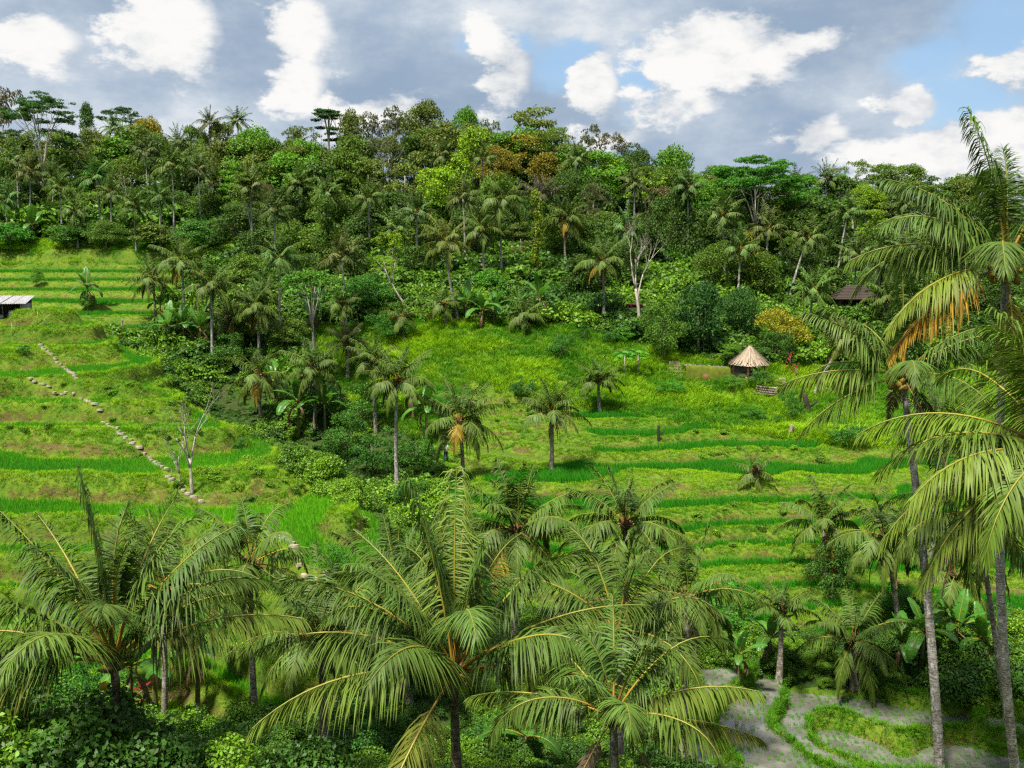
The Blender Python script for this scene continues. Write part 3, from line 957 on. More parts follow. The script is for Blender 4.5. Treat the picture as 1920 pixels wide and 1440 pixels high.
NUT = None
def nut_mesh():
    v, f = [], []
    n, s = 7, 8
    for i in range(n):
        a = math.pi * i / (n - 1)
        r = math.sin(a) * (1 + 0.12 * math.cos(a))
        for k in range(s):
            b = 2 * math.pi * k / s
            tri = 1 + 0.05 * math.cos(3 * b)
            v.append((r * math.cos(b) * tri * 0.5, r * math.sin(b) * tri * 0.5, -math.cos(a) * 0.62))
    for i in range(n - 1):
        for k in range(s):
            f.append((i * s + k, i * s + (k + 1) % s, (i + 1) * s + (k + 1) % s, (i + 1) * s + k))
    m, t, b = new_mat('coconut husk', 0.5, 0.3)
    t_ = t.n('ShaderNodeObjectInfo').outputs['Color']
    m.node_tree.links.new(t_, b.inputs['Base Color'])
    return mesh_np('coconut', v, np.array(f), [m], None, True)
NUT = nut_mesh()
M_FIBRE = bark_mat('fibre sheath', (0.05, 0.032, 0.02), (0.21, 0.13, 0.07), (10, 10, 4), 0.9)
M_FLOWER = flat_mat('palm flower stalks', (0.45, 0.25, 0.03), (0.30, 0.22, 0.03), 9.0, 0.6)

def sheath_mesh(rng, r):
    """The fibrous knot of old leaf bases under the crown."""
    mb = MB()
    for i in range(14):
        a = i * 2.39996
        el = rng.uniform(0.25, 1.2)
        ln = rng.uniform(0.35, 0.7) * r * 5
        p0 = np.array([math.cos(a) * r * 0.5, math.sin(a) * r * 0.5, rng.uniform(-.5, .3) * r * 3])
        p1 = p0 + np.array([math.cos(a) * math.cos(el), math.sin(a) * math.cos(el), math.sin(el)]) * ln
        q = np.linspace(0, 1, 4)[:, None]
        mb.tube(p0 + (p1 - p0) * q, np.array([0.55, 0.5, 0.38, 0.2]) * r, 5)
    return mb.mesh('leaf_bases', [M_FIBRE], True)

def flower_mesh(rng, ln):
    mb = MB()
    for i in range(26):
        d = rng.normal(size=3) * 0.55 + np.array([0.9, 0, 0.35])
        d /= np.linalg.norm(d)
        q = np.linspace(0, 1, 4)[:, None]
        pts = np.array([0.05, 0, 0]) + q * d * ln * rng.uniform(.6, 1.1) + q * q * np.array([0, 0, -0.25 * ln])
        mb.tube(pts, np.array([.014, .012, .010, .006]), 3)
    return mb.mesh('flower_stalk', [M_FLOWER])

def palm(name, label, cx, cyy, D, Lm, base=None, lod='mid', n=20, seed=0, bark=None, r=None, nuts=0, dry=2, color=PG, yellow=0.07, lw=0.043, nl=100, group=None, hang=1.0,
         ages=None, custom=(), nutcol=(0.20, 0.17, 0.03), flowers=0, baseD=None, min_age=0.0, droop=1.0, leaf_len=0.285, height=None):
    """A coconut palm with its crown at photo pixel (cx,cyy), distance D; base = photo pixel column/row of the trunk's foot."""
    rng = np.random.RandomState(7000 + seed)
    if base is not None and lod == 'mid' and base[1] < 1420:
        hd = hit(*base).y           # stand where the photographed foot meets the ground
        if 0.72 * D < hd < 1.3 * D:
            Lm, D = Lm * hd / D, hd
    c = P(cx, cyy, D)
    if base is None:
        bx, by = c.x, c.y
    else:
        q = P(base[0], base[1], baseD or D)
        bx, by = q.x, q.y
    gzv = ground(bx, by)
    h = max(c.z - gzv, 0.3)
    root = thing(name, label, 'palm', (bx, by, gzv), 0, group)
    r = r or (0.18 if lod != 'near' else 0.15)
    tr = palm_trunk(h, c.x - bx, c.y - by, r, lod == 'near', bark or M_PTRUNK, seed=seed)
    obj('trunk', tr, root)
    top = (c.x - bx, c.y - by, h)
    if lod == 'far':
        k = Lm / 4.2
        col = tuple(x * rng.uniform(.85, 1.25) for x in color)
        obj('crown', FAR_CROWNS[seed % 6], root, top, (0, 0, rng.uniform(0, 6.28)), (k, k, k), col)
        return root
    for i in range(n):
        age = min_age + (1 - min_age) * (i / (n - 1)) ** 0.85
        if ages:
            age = ages(age)
        az = i * 2.39996 + rng.uniform(-.22, .22) + seed
        lf = Lm * (0.72 + 0.28 * min(1, age * 4)) * rng.uniform(.92, 1.08)
        u = rng.rand()
        base_c = np.array(color) * rng.uniform(.8, 1.25)
        base_c = base_c * (1 - 0.55 * age) + np.array(PPALE) * 0.55 * age
        if age > 0.8 and u < yellow:
            base_c = base_c * 0.4 + np.array(PYEL) * 0.6
        if lod == 'near':
            el, bd = age_angles(age, rng, hang)
            pet = 1.5 if age < .2 else 1.0
            mb = frond_geo(rng, lf, el, bd, int(nl * min(1.1, Lm / 4.8)), lw, 3, (0.75 + 1.35 * age) * droop, leaf_len, rng.uniform(-1.1, 1.1), rng.choice([.03, .06, .15]), t0=(0.36 if age < 0.2 else 0.2), petiole=pet, npt=16, tipb=rng.choice([0, .1, .3, .6]))
            obj('frond', mb.mesh('frond', [M_PALM, M_RACHIS], False, 'fx'), root, top, (0, 0, az), color=base_c)
        else:
            k = int(round(age * (N_AGE - 1)))
            s = lf / 4.5
            obj('frond', FRONDS[(k, rng.randint(2))], root, top, (0, 0, az), (s, s, s), base_c)
    for (fpx, fpy, el, bd, col, dr) in custom:          # fronds picked out in the photograph: direction by the pixel of the tip
        q = P(fpx, fpy, D)
        az = math.atan2(rng.uniform(-1, 1) * 0.6 + (dr if isinstance(dr, (int, float)) else 0), q.x - c.x)
        mb = frond_geo(rng, Lm * 1.05, math.radians(el), math.radians(bd), nl, lw, 3, 1.9, leaf_len, 0.2, 0.04, npt=16)
        obj('frond', mb.mesh('frond', [M_PALM, M_RACHIS], False, 'fx'), root, top, (0, 0, az), color=col)
    for i in range(dry):
        az = rng.uniform(0, 6.28)
        s = Lm / 4.5 * rng.uniform(.8, 1.0)
        dc = tuple(np.array(PDRY) * rng.uniform(.6, 1.4))
        if lod == 'near':
            mb = frond_geo(rng, Lm * 0.85, math.radians(rng.uniform(-60, -25)), math.radians(rng.uniform(10, 35)), 60, 0.045, 3, 1.7, 0.16, rng.uniform(-1, 1), 0.3)
            obj('frond', mb.mesh('frond', [M_PALM, M_RACHIS], False, 'fx'), root, top, (0, 0, az), color=dc)
        else:
            obj('frond', FRONDS[('dry', rng.randint(2))], root, top, (0, 0, az), (s, s, s), dc)
    obj('leaf_bases', sheath_mesh(rng, r * 0.9), root, top)
    for i in range(nuts):
        cl = i // 5
        az = cl * 2.2 + seed * 0.7 + rng.uniform(-.3, .3)
        rad = r + rng.uniform(.10, .34)
        s = rng.uniform(.19, .25)
        obj('coconut', NUT, root, (top[0] + math.cos(az) * rad, top[1] + math.sin(az) * rad, h - 0.10 - rng.uniform(0, .42)), (rng.uniform(-.5, .5), rng.uniform(-.5, .5), 0), (s, s, s),
            tuple(np.array(nutcol) * rng.uniform(.7, 1.3)))
    for i in range(flowers):
        az = i * 2.0 + 3.6 + rng.uniform(-.3, .3)
        obj('flower_stalk', flower_mesh(rng, 0.62), root, (top[0] + math.cos(az) * .12, top[1] + math.sin(az) * .12, h + 0.05), (0, 0, az))
    return root

# ------------------------------------------------------------------ banana plants
def banana_leaf(rng, L, W, elev, bend):
    n = 12
    t = np.linspace(0, 1, n)
    e = elev - bend * t ** 1.3
    d = np.stack([np.cos(e), np.zeros(n), np.sin(e)], 1)
    pts = np.concatenate([[np.zeros(3)], np.cumsum((d[1:] + d[:-1]) / 2 * L / (n - 1), 0)])
    N = np.stack([-np.sin(e), np.zeros(n), np.cos(e)], 1)
    x = np.clip((t - 0.16) / 0.84, 0, 1)
    w = W * np.sqrt(np.clip(np.sin(np.pi * np.clip(x * 0.9 + 0.06, 0, 1)), 0, 1)) * (x > 0)
    mb = MB()
    S = np.array([0, 1.0, 0])
    for sg in (1, -1):
        for i in range(1, n - 1):       # each panel between tears is its own flap
            j = rng.uniform(-.10, .10) * W * 2
            up0, up1 = rng.uniform(.1, .5), rng.uniform(.1, .5)
            a0, a1 = pts[i], pts[i + 1]
            m0 = a0 + S * sg * w[i] * 0.55 + N[i] * w[i] * up0 * 0.5
            m1 = a1 + S * sg * w[i + 1] * 0.55 + N[i + 1] * w[i + 1] * up0 * 0.5
            o0 = a0 + S * sg * w[i] + N[i] * (w[i] * 0.1 - abs(j))
            o1 = a1 + S * sg * w[i + 1] + N[i + 1] * (w[i + 1] * 0.1 - abs(j))
            mb.add([a0, a1, m1, m0, o1, o0], [(0, 1, 2, 3), (3, 2, 4, 5)])
    mb.tube(pts, 0.028 * (1 - 0.8 * t) * L / 2, 4, 1)
    return mb.mesh('leaf', [M_BANANA, M_RACHIS], False, 'fx')
M_BSTEM = bark_mat('banana stem', (0.10, 0.085, 0.03), (0.17, 0.17, 0.06), (6, 6, 2), 0.4)
M_DEADLEAF = flat_mat('withered banana leaf', (0.22, 0.13, 0.07), (0.10, 0.06, 0.03), 5.0)
BANANA_LEAVES, DEAD_FLAPS = [], []
for k in range(8):
    rng = np.random.RandomState(8000 + k)
    BANANA_LEAVES.append(banana_leaf(rng, 1.9, 0.30, math.radians(82 - 9 * k), math.radians(25 + 12 * k)))
def banana(label, cx, base_py, D, H, seed, n=7, color=(0.055, 0.165, 0.016), group='banana plants', scale=1.0, dead=2):
    rng = np.random.RandomState(8100 + seed)
    b = P(cx, base_py, D)
    hb = hit(cx, base_py)
    if 0.75 * D < hb.y < 1.3 * D:
        b, scale, H = hb, scale * hb.y / D, H * hb.y / D
    gzv = ground(b.x, b.y)
    root = thing('banana_plant', label, 'banana plant', (b.x, b.y, gzv), 0, group)
    H = max(H, b.z - gzv + 0.4)
    mb = MB()
    q = np.linspace(0, 1, 7)
    lean = rng.uniform(-.08, .08, 2)
    pts = np.stack([lean[0] * q * H, lean[1] * q * H, -0.3 + q * (H + 0.3)], 1)
    mb.tube(pts, 0.11 * (1 - 0.55 * q) * scale, 8)
    obj('stem', mb.mesh('stem', [M_BSTEM], True), root)
    for i in range(n):
        k = min(7, int(i * 8 / n))
        s = scale * rng.uniform(.8, 1.1)
        c = tuple(np.array(color) * rng.uniform(.75, 1.4))
        obj('leaf', BANANA_LEAVES[k], root, (pts[-1][0], pts[-1][1], H - 0.05), (0, 0, i * 2.39996 + seed), (s, s, s), c)
    for i in range(dead):
        s = scale * rng.uniform(.6, .9)
        o = obj('withered_leaf', BANANA_LEAVES[7], root, (pts[-1][0], pts[-1][1], H - 0.2), (0, 0.75, rng.uniform(0, 6.28)), (s, s * 0.45, s), (0.13, 0.08, 0.04))
    return root

# ------------------------------------------------------------------ scattered cover (nobody could count it)
def blade_clump(seed, n, h, spread, w, lean, bend):
    rng = np.random.RandomState(seed)
    V, F = [], []
    a = rng.uniform(0, 6.28, n)
    r = spread * np.sqrt(rng.rand(n))
    b = np.stack([np.cos(a) * r, np.sin(a) * r, np.full(n, -0.08)], 1)
    la = a + rng.normal(size=n) * 0.8
    le = lean * rng.uniform(.3, 1.4, n)
    H = h * rng.uniform(.6, 1.15, n)
    d = np.stack([np.cos(la) * le, np.sin(la) * le, np.ones(n)], 1)
    m = b + d * (H * 0.55)[:, None]
    d2 = np.stack([np.cos(la) * (le + bend), np.sin(la) * (le + bend), np.ones(n) * (1 - 0.5 * bend)], 1)
    t = m + d2 * (H * 0.5)[:, None]
    fa = rng.uniform(0, 6.28, n)
    s = np.stack([np.cos(fa), np.sin(fa), np.zeros(n)], 1) * w
    v = np.stack([b - s, b + s, m + s * 0.8, m - s * 0.8, t], 1).reshape(-1, 3)
    k = np.arange(n)[:, None] * 5
    return v, [k + np.array([[0, 1, 2, 3]]), k + np.array([[3, 2, 4]])]

def scatter(name, label, cat, pts, rot, scl, tint, protos, proto_mat):
    """One object: every point of it carries a clump."""
    n = len(pts)
    me = bpy.data.meshes.new(name)
    me.vertices.add(n)
    me.vertices.foreach_set('co', np.asarray(pts, np.float32).ravel())
    for k, v, ty in (('rot', rot, 'FLOAT_VECTOR'), ('scl', scl, 'FLOAT'), ('tint', tint, 'FLOAT')):
        a = me.attributes.new(k, ty, 'POINT')
        a.data.foreach_set('vector' if ty == 'FLOAT_VECTOR' else 'value', np.asarray(v, np.float32).ravel())
    me.update()
    o = tag(obj(name, me), label, cat, None, 'stuff')
    ng = bpy.data.node_groups.new(name + ' scatter', 'GeometryNodeTree')
    ng.interface.new_socket('Geometry', in_out='INPUT', socket_type='NodeSocketGeometry')
    ng.interface.new_socket('Geometry', in_out='OUTPUT', socket_type='NodeSocketGeometry')
    N = ng.nodes.new
    gi, go = N('NodeGroupInput'), N('NodeGroupOutput')
    join = N('GeometryNodeJoinGeometry')
    for pm_ in protos:
        po = bpy.data.objects.new(pm_.name, pm_)
        oi = N('GeometryNodeObjectInfo')
        oi.inputs['Object'].default_value = po
        oi.inputs['As Instance'].default_value = True
        ng.links.new(oi.outputs['Geometry'], join.inputs[0])
    ip = N('GeometryNodeInstanceOnPoints')
    ip.inputs['Pick Instance'].default_value = True
    rv = N('FunctionNodeRandomValue')
    rv.data_type = 'INT'
    rv.inputs[4].default_value = 0
    rv.inputs[5].default_value = len(protos) - 1
    def attr(nm, ty):
        a = N('GeometryNodeInputNamedAttribute')
        a.data_type = ty
        a.inputs[0].default_value = nm
        return a.outputs[0]
    e2r = N('FunctionNodeEulerToRotation')
    ng.links.new(attr('rot', 'FLOAT_VECTOR'), e2r.inputs[0])
    ng.links.new(gi.outputs[0], ip.inputs['Points'])
    ng.links.new(join.outputs[0], ip.inputs['Instance'])
    ng.links.new(rv.outputs[2], ip.inputs['Instance Index'])
    ng.links.new(e2r.outputs[0], ip.inputs['Rotation'])
    ng.links.new(attr('scl', 'FLOAT'), ip.inputs['Scale'])
    ng.links.new(ip.outputs[0], go.inputs[0])
    md = o.modifiers.new('scatter', 'NODES')
    md.node_group = ng
    return o
# ------------------------------------------------------------------ where a sight line meets the ground
_HD = np.concatenate([np.arange(26, 112, 0.25), np.arange(112, 230, 1.0)])
def hit(px, py):
    r = ray_dir(px, py)
    k = _HD / r.y
    z = terrain(r.x * k, _HD)[0]
    below = np.nonzero(r.z * k < z)[0]
    i = below[0] if len(below) else len(_HD) - 1
    return Vector((r.x * k[i], _HD[i], z[i]))

# ------------------------------------------------------------------ grass, rice, shrubs
def in_view(x, y, m=0.03):
    return (np.abs(x / y) < 960 / FPX * 1.03 + m)
def ground_class(x, y):
    """0 wild ground, 1..4 terraces, 5 meadow"""
    wL, wU, wR, wP = zones(x, y)
    c = np.zeros(len(x), int)
    for k, w in ((1, wL), (2, wU), (3, wR), (4, wP)):
        c[w > 0.5] = k
    md = (c == 0) & (x > np.interp(y, [78, 92, 108], [-4, -13, -22])) & (y > 70) & (y < np.interp(x, [-25, -8, 10, 22, 60], [112, 110, 106, 100, 108]))
    c[md] = 5
    c[(c == 0) & (x < -31) & (x > -85) & (y > 148) & (y < 161 + 3 * np.sin(x * .3))] = 5
    return c
def sample(rng, x0, x1, y0, y1, dens):
    n = int((x1 - x0) * (y1 - y0) * dens)
    x, y = rng.uniform(x0, x1, n), rng.uniform(y0, y1, n)
    k = in_view(x, y)
    return x[k], y[k]
def slope_rot(rng, x, y, amt):
    e = 0.25
    zx = (terrain(x + e, y)[0] - terrain(x - e, y)[0]) / (2 * e)
    zy = (terrain(x, y + e)[0] - terrain(x, y - e)[0]) / (2 * e)
    # lean outwards a little on steep faces
    tx, ty = np.clip(-zx * amt, -.7, .7), np.clip(-zy * amt, -.7, .7)
    return np.stack([-ty + rng.normal(size=len(x)) * .12, tx + rng.normal(size=len(x)) * .12, rng.uniform(0, 6.28, len(x))], 1)

_TURF = []
for k in range(4):
    v, f = blade_clump(20 + k, 30, 1.0, 0.75, 0.045, 0.55, 0.75)
    _TURF.append(mesh_np('grass_tuft', v, f, [M_TURF]))
_RICE = []
for k in range(3):
    v, f = blade_clump(40 + k, 26, 1.0, 0.34, 0.026, 0.18, 0.22)
    _RICE.append(mesh_np('rice_tuft', v, f, [M_RICE]))
def shrub_proto(seed, per, ln, wd):
    rng = np.random.RandomState(seed)
    B = []
    for i in range(9):
        a = i * 2.4
        r = rng.uniform(.25, .45)
        B.append((math.cos(a) * rng.uniform(.2, .75), math.sin(a) * rng.uniform(.2, .75), rng.uniform(.05, .75), r, r * .75))
    v, f = blob_leaves(rng, B, per, ln, wd, 0.45, 0.6, -0.5)
    return mesh_np('shrub_tuft', v, f, [M_SHRUBS])
_SHRUB_FAR = [shrub_proto(60 + k, 700, 0.20, 0.07) for k in range(4)]
_SHRUB_NEAR = [shrub_proto(70 + k, 4200, 0.085, 0.027) for k in range(4)]

PATHS = [
    ('pale stepping stones climbing from the ledge below the hut', [(76, 650), (92, 664), (108, 682), (124, 694), (138, 704), (146, 714)], 0.5, 0.32),
    ('long line of stepping stones slanting down to the two bare white trees', [(52, 716), (85, 723), (120, 738), (160, 752), (172, 762), (190, 778), (202, 800), (235, 826), (275, 858), (312, 882), (320, 902), (342, 922), (386, 950)], 0.52, 0.34),
    ('short flight of pale stones on the bright green shoulder of the hill', [(508, 1002), (546, 1018), (556, 1036), (558, 1054), (560, 1072), (576, 1084), (594, 1091), (612, 1101), (628, 1112), (626, 1121), (612, 1132)], 0.52, 0.34),
    ('pale stones edging the wet ground behind the bananas', [(436, 1357), (470, 1370), (520, 1382), (560, 1385), (600, 1380), (650, 1368)], 0.55, 0.42)]
def path_line(pix):
    pts = [hit(*p) for p in pix]
    out = []
    for a, b in zip(pts[:-1], pts[1:]):
        n = max(2, int((b - a).length / 0.25))
        out += [a.lerp(b, i / n) for i in range(n)]
    return np.array([(p.x, p.y) for p in out])
PATH_XY = [path_line(p[1]) for p in PATHS]
_allp = np.concatenate(PATH_XY)
def off_path(x, y, r=0.27):
    ok = np.ones(len(x), bool)
    c = (x > _allp[:, 0].min() - 1) & (x < _allp[:, 0].max() + 1) & (y > _allp[:, 1].min() - 1) & (y < _allp[:, 1].max() + 1)
    ix = np.nonzero(c)[0]
    for i in range(0, len(ix), 20000):
        q = ix[i:i + 20000]
        d = np.min(np.hypot(x[q, None] - _allp[None, :, 0], y[q, None] - _allp[None, :, 1]), axis=1)
        ok[q] = d > r
    return ok

def build_cover():
    rng = np.random.RandomState(11)
    GP, GR, GS, GT = [], [], [], []     # grass
    RP, RR, RS, RT = [], [], [], []     # rice
    SP, SR, SS, ST = [], [], [], []     # small seedlings
    # terraces of the near hill and the slope across, the far field, the meadow
    for (x0, x1, y0, y1, dens, zid) in ((-52, -3, 36, 97, 28, 1), (-80, -28, 107, 156, 7, 2), (-12, 52, 50, 96, 26, 3), (4, 26, 34, 48, 75, 4), (-28, 62, 70, 113, 11, 5), (-84, -31, 148, 165, 5, 5)):
        x, y = sample(rng, x0, x1, y0, y1, dens)
        c = ground_class(x, y)
        k = c == zid
        x, y = x[k], y[k]
        z, _, ris, trd, pos, lev = terrain(x, y)
        low = terrain.low
        n1 = fbm(x, y, 0.22, 3, 31)
        n2 = fbm(x, y, 0.9, 2, 33)
        rnd = rng.rand(len(x))
        lh = np.modf(np.abs(np.sin(lev * 7.13 + zid) * 437.5))[0]
        if zid == 5:
            # mown plateau round the pavilion, tall grass elsewhere
            bare = ((n1 > 0.42) & (n2 > 0.0)) | ((ris > .5) & (n2 > -.2))
            g = ~bare
            s = np.where(n1 > 0.05, 0.55, 0.40) * rng.uniform(.7, 1.35, len(x))
            t = np.clip(0.42 + n1 * 1.5 + n2 * 0.6 + rng.normal(size=len(x)) * .12, 0, 1)
        elif zid == 4:
            wet = (trd > 0.5)
            g = ~wet & (rnd < np.where(ris > 0.35, 0.55, 1.0))
            s = rng.uniform(.12, .27, len(x))
            t = np.clip(0.12 + n1 * 0.5 + rng.normal(size=len(x)) * .10, 0, 1)
        else:
            bare = (ris > 0.15) & ((n1 * 1.1 + n2 * 0.6 + 0.16 * ris) > {1: 0.56, 2: -0.2, 3: 0.56}[zid])
            bare = bare | ((low > 0.5) & (n2 + n1 * .6 > {1: 0.04, 2: -.4, 3: -.06}[zid]))
            g = (~bare | (rnd < 0.40)) & (trd < 0.5)
            s = {1: 0.25, 2: 0.26, 3: 0.22}[zid] * rng.uniform(.65, 1.3, len(x)) * np.where((pos < 0.15) & (ris < 0.05), 0.70, 1.0) * (1 - 0.35 * ris)
            t = np.clip(np.where(ris > .05, {1: 0.56, 2: 0.30, 3: 0.60}[zid], {1: 0.9, 2: 0.5, 3: 0.85}[zid]) + n1 * 0.9 + n2 * 0.5 - 0.22 * ris + rng.normal(size=len(x)) * .12, 0, 1)
            t = np.where((rng.rand(len(x)) < np.where(bare, 0.75, 0.05 + 0.14 * ris)), rng.uniform(1.2, 1.9, len(x)), t)
        keep = g & off_path(x, y)
        GP.append(np.stack([x, y, z], 1)[keep]); GS.append(s[keep]); GT.append(t[keep])
        GR.append(slope_rot(rng, x[keep], y[keep], 0.45))
        # rice rows on the treads
        if zid in (1, 2, 3):
            rowd = {1: 0.30, 2: 0.5, 3: 0.30}[zid]
            gx, gy = np.meshgrid(np.arange(x0, x1, rowd), np.arange(y0, y1, rowd * 0.75))
            gx = gx.ravel() + rng.uniform(-.05, .05, gx.size)
            gy = gy.ravel() + rng.uniform(-.05, .05, gy.size)
            kk = in_view(gx, gy)
            gx, gy = gx[kk], gy[kk]
            kk = ground_class(gx, gy) == zid
            gx, gy = gx[kk], gy[kk]
            z, _, ris, trd, pos, lev = terrain(gx, gy)
            patch = fbm(gx, gy, 0.07, 2, 55)
            lh = np.modf(np.abs(np.sin(lev * 7.13 + zid) * 437.5))[0]
            if zid == 3:
                k = (trd > 0.5) & (patch > -0.25)
                tn = np.clip(0.06 + rng.normal(size=len(gx)) * .06, 0, 1)
                s = 0.55 * rng.uniform(.85, 1.15, len(gx))
            elif zid == 2:
                k = trd > 0.5
                tn = np.clip(0.12 + rng.normal(size=len(gx)) * .06, 0, 1)
                s = 0.62 * rng.uniform(.85, 1.15, len(gx))
            else:
                k = (trd > 0.5)
                tn = np.clip(0.50 + 0.5 * (lh - 0.5) + patch * 0.8 + rng.normal(size=len(gx)) * .10, 0, 1)
                s = (0.26 + 0.16 * lh) * rng.uniform(.8, 1.2, len(gx))
            k = k & off_path(gx, gy)
            RP.append(np.stack([gx, gy, z], 1)[k]); RS.append(s[k]); RT.append(tn[k])
            RR.append(np.stack([rng.normal(size=k.sum()) * .07, rng.normal(size=k.sum()) * .07, rng.uniform(0, 6.28, k.sum())], 1))
        if zid == 4:
            gx, gy = np.meshgrid(np.arange(x0, x1, 0.30), np.arange(y0, y1, 0.21))
            gx = gx.ravel() + rng.uniform(-.04, .04, gx.size) + 0.05 * np.sin(gy.ravel())
            gy = gy.ravel() + rng.uniform(-.05, .05, gy.size)
            kk = in_view(gx, gy)
            gx, gy = gx[kk], gy[kk]
            kk = ground_class(gx, gy) == 4
            gx, gy = gx[kk], gy[kk]
            z, _, ris, trd, pos, lev = terrain(gx, gy)
            k = (trd > 0.5) & (rng.rand(len(gx)) < np.where(fbm(gx, gy, 0.25, 2, 77) > 0.0, 0.7, 0.3))
            SP.append(np.stack([gx, gy, lev * 0.62 + 0.15], 1)[k])
            SS.append(0.22 * rng.uniform(.6, 1.2, k.sum())); ST.append(np.clip(0.55 + rng.normal(size=k.sum()) * .15, 0, 1))
            SR.append(np.stack([rng.normal(size=k.sum()) * .1, rng.normal(size=k.sum()) * .1, rng.uniform(0, 6.28, k.sum())], 1))
    cat = np.concatenate
    scatter('grass', 'green and yellow grass growing over banks, ledges and slopes', 'grass', cat(GP), cat(GR), cat(GS), cat(GT), _TURF, M_TURF)
    scatter('rice_crop', 'dense young rice standing on the terrace steps', 'rice', cat(RP), cat(RR), cat(RS), cat(RT), _RICE, M_RICE)
    scatter('rice_seedling_cover', 'thin rows of rice seedlings standing in shallow water', 'rice', cat(SP), cat(SR), cat(SS), cat(ST), [_RICE[0]], M_RICE)
    # broad-leaved weeds among the grass
    x, y = sample(rng, -50, 55, 37, 112, 0.55)
    k = np.isin(ground_class(x, y), (1, 3, 5)) & (fbm(x, y, 0.13, 2, 41) > 0.02)
    x, y = x[k], y[k]
    z, _, ris, trd, _, _ = terrain(x, y)
    k = trd < 0.5
    x, y, z = x[k], y[k], z[k]
    scatter('weed_cover', 'small broad-leaved weeds dotted through the grass banks', 'weeds', np.stack([x, y, z], 1), np.stack([x * 0, x * 0, rng.uniform(0, 6.28, len(x))], 1),
            rng.uniform(.16, .42, len(x)), np.clip(rng.normal(size=len(x)) * .25 + .6, 0, 1), _SHRUB_FAR, M_SHRUBS)
    # wild growth: gully, valley floor, near bank (fine) and jungle floor (coarse)
    x, y = sample(rng, -40, 40, 23, 104, 3.4)
    x2, y2 = sample(rng, -20, 30, 24, 54, 3.0)
    x, y = np.concatenate([x, x2]), np.concatenate([y, y2])
    k = ground_class(x, y) == 0
    x, y = x[k], y[k]
    z = terrain(x, y)[0]
    n1, n2 = fbm(x, y, 0.16, 3, 91), fbm(x, y, 0.5, 2, 93)
    s = np.clip(0.8 + n1 * 1.3, 0.35, 1.8) * rng.uniform(.6, 1.25, len(x))
    t = np.clip(0.28 + n2 * 1.1 + n1 * 0.4 + rng.normal(size=len(x)) * .15, 0, 1)
    thin = (y > 46) | (rng.rand(len(x)) < 0.45)
    x, y, z, s, t = x[thin], y[thin], z[thin], s[thin], t[thin]
    s = np.where(y < 46, s * 1.4, s)
    t = np.where(y < 46, np.clip(t * 1.3 - .1, 0, 1), t)
    near = y < 62
    R = np.stack([rng.normal(size=len(x)) * .2, rng.normal(size=len(x)) * .2, rng.uniform(0, 6.28, len(x))], 1)
    Pn = np.stack([x, y, z - 0.1], 1)
    scatter('undergrowth', 'leafy undergrowth covering the valley floor and near bank', 'undergrowth', Pn[near], R[near], s[near], t[near], _SHRUB_NEAR, M_SHRUBS)
    x3, y3 = sample(rng, -62, 66, 100, 122, 0.75)
    x4, y4 = sample(rng, -110, 110, 118, 205, 0.34)
    x3, y3 = np.concatenate([x3, x4]), np.concatenate([y3, y4])
    k = ground_class(x3, y3) == 0
    x3, y3 = x3[k], y3[k]
    z3 = terrain(x3, y3)[0]
    s3 = rng.uniform(1.0, 2.6, len(x3)) * np.where(y3 > 122, 1.25, 0.8) * np.where(y3 > 165, 1.8, 1.0)
    t3 = np.clip(0.18 + fbm(x3, y3, 0.12, 2, 95) * 0.9 + rng.normal(size=len(x3)) * .15, 0, 1)
    R3 = np.stack([rng.normal(size=len(x3)) * .2, rng.normal(size=len(x3)) * .2, rng.uniform(0, 6.28, len(x3))], 1)
    f_ = ~near
    scatter('jungle_undergrowth', 'dense dark undergrowth filling the gully and jungle floor', 'undergrowth',
            np.concatenate([Pn[f_], np.stack([x3, y3, z3 - .2], 1)]), np.concatenate([R[f_], R3]), np.concatenate([s[f_] * 0.85, s3]), np.concatenate([t[f_], t3]), _SHRUB_FAR, M_SHRUBS)
build_cover()

# ------------------------------------------------------------------ stepping-stone paths
M_STONE = flat_mat('pale worn stone', (0.40, 0.34, 0.26), (0.22, 0.19, 0.14), 4.0, 0.85, 0.2, 0.3)
def stone_mesh(seed):
    rng = np.random.RandomState(seed)
    n = 9
    a = np.linspace(0, 2 * np.pi, n, endpoint=False)
    r = rng.uniform(.75, 1.1, n)
    top = np.stack([np.cos(a) * r * .5, np.sin(a) * r * .34, np.full(n, .06) + rng.uniform(-.008, .008, n)], 1)
    bot = top * np.array([1.08, 1.08, 1]) - np.array([0, 0, .12])
    mb = MB()
    i = np.arange(n)
    mb.add(np.concatenate([top, bot]), np.stack([i, (i + 1) % n, (i + 1) % n + n, i + n], 1)[:, ::-1])
    mb.add(np.concatenate([top + [0, 0, .002], [[0, 0, .075]]]), np.stack([i, (i + 1) % n, np.full(n, n)], 1))
    return mb.mesh('stone', [M_STONE])
_STONES = [stone_mesh(k) for k in range(5)]
for (lb, pix, sp, w), xy in zip(PATHS, PATH_XY):
    rng = np.random.RandomState(len(lb))
    root = tag(bpy.data.objects.new('stepping_stone_path', None), lb, 'path', None, 'structure')
    COL.objects.link(root)
    L = np.concatenate([[0], np.cumsum(np.hypot(*np.diff(xy, axis=0).T))])
    for t in np.arange(0.1, L[-1], sp):
        t += rng.uniform(-.06, .06)
        x, y = np.interp(t, L, xy[:, 0]) + rng.uniform(-.1, .1), np.interp(t, L, xy[:, 1]) + rng.uniform(-.05, .05)
        obj('stone', _STONES[rng.randint(5)], root, (x, y, ground(x, y) + 0.05), (rng.uniform(-.06, .06), rng.uniform(-.06, .06), rng.uniform(-.5, .5)), (w * rng.uniform(.6, 1.6), w * rng.uniform(.8, 1.4), 1))
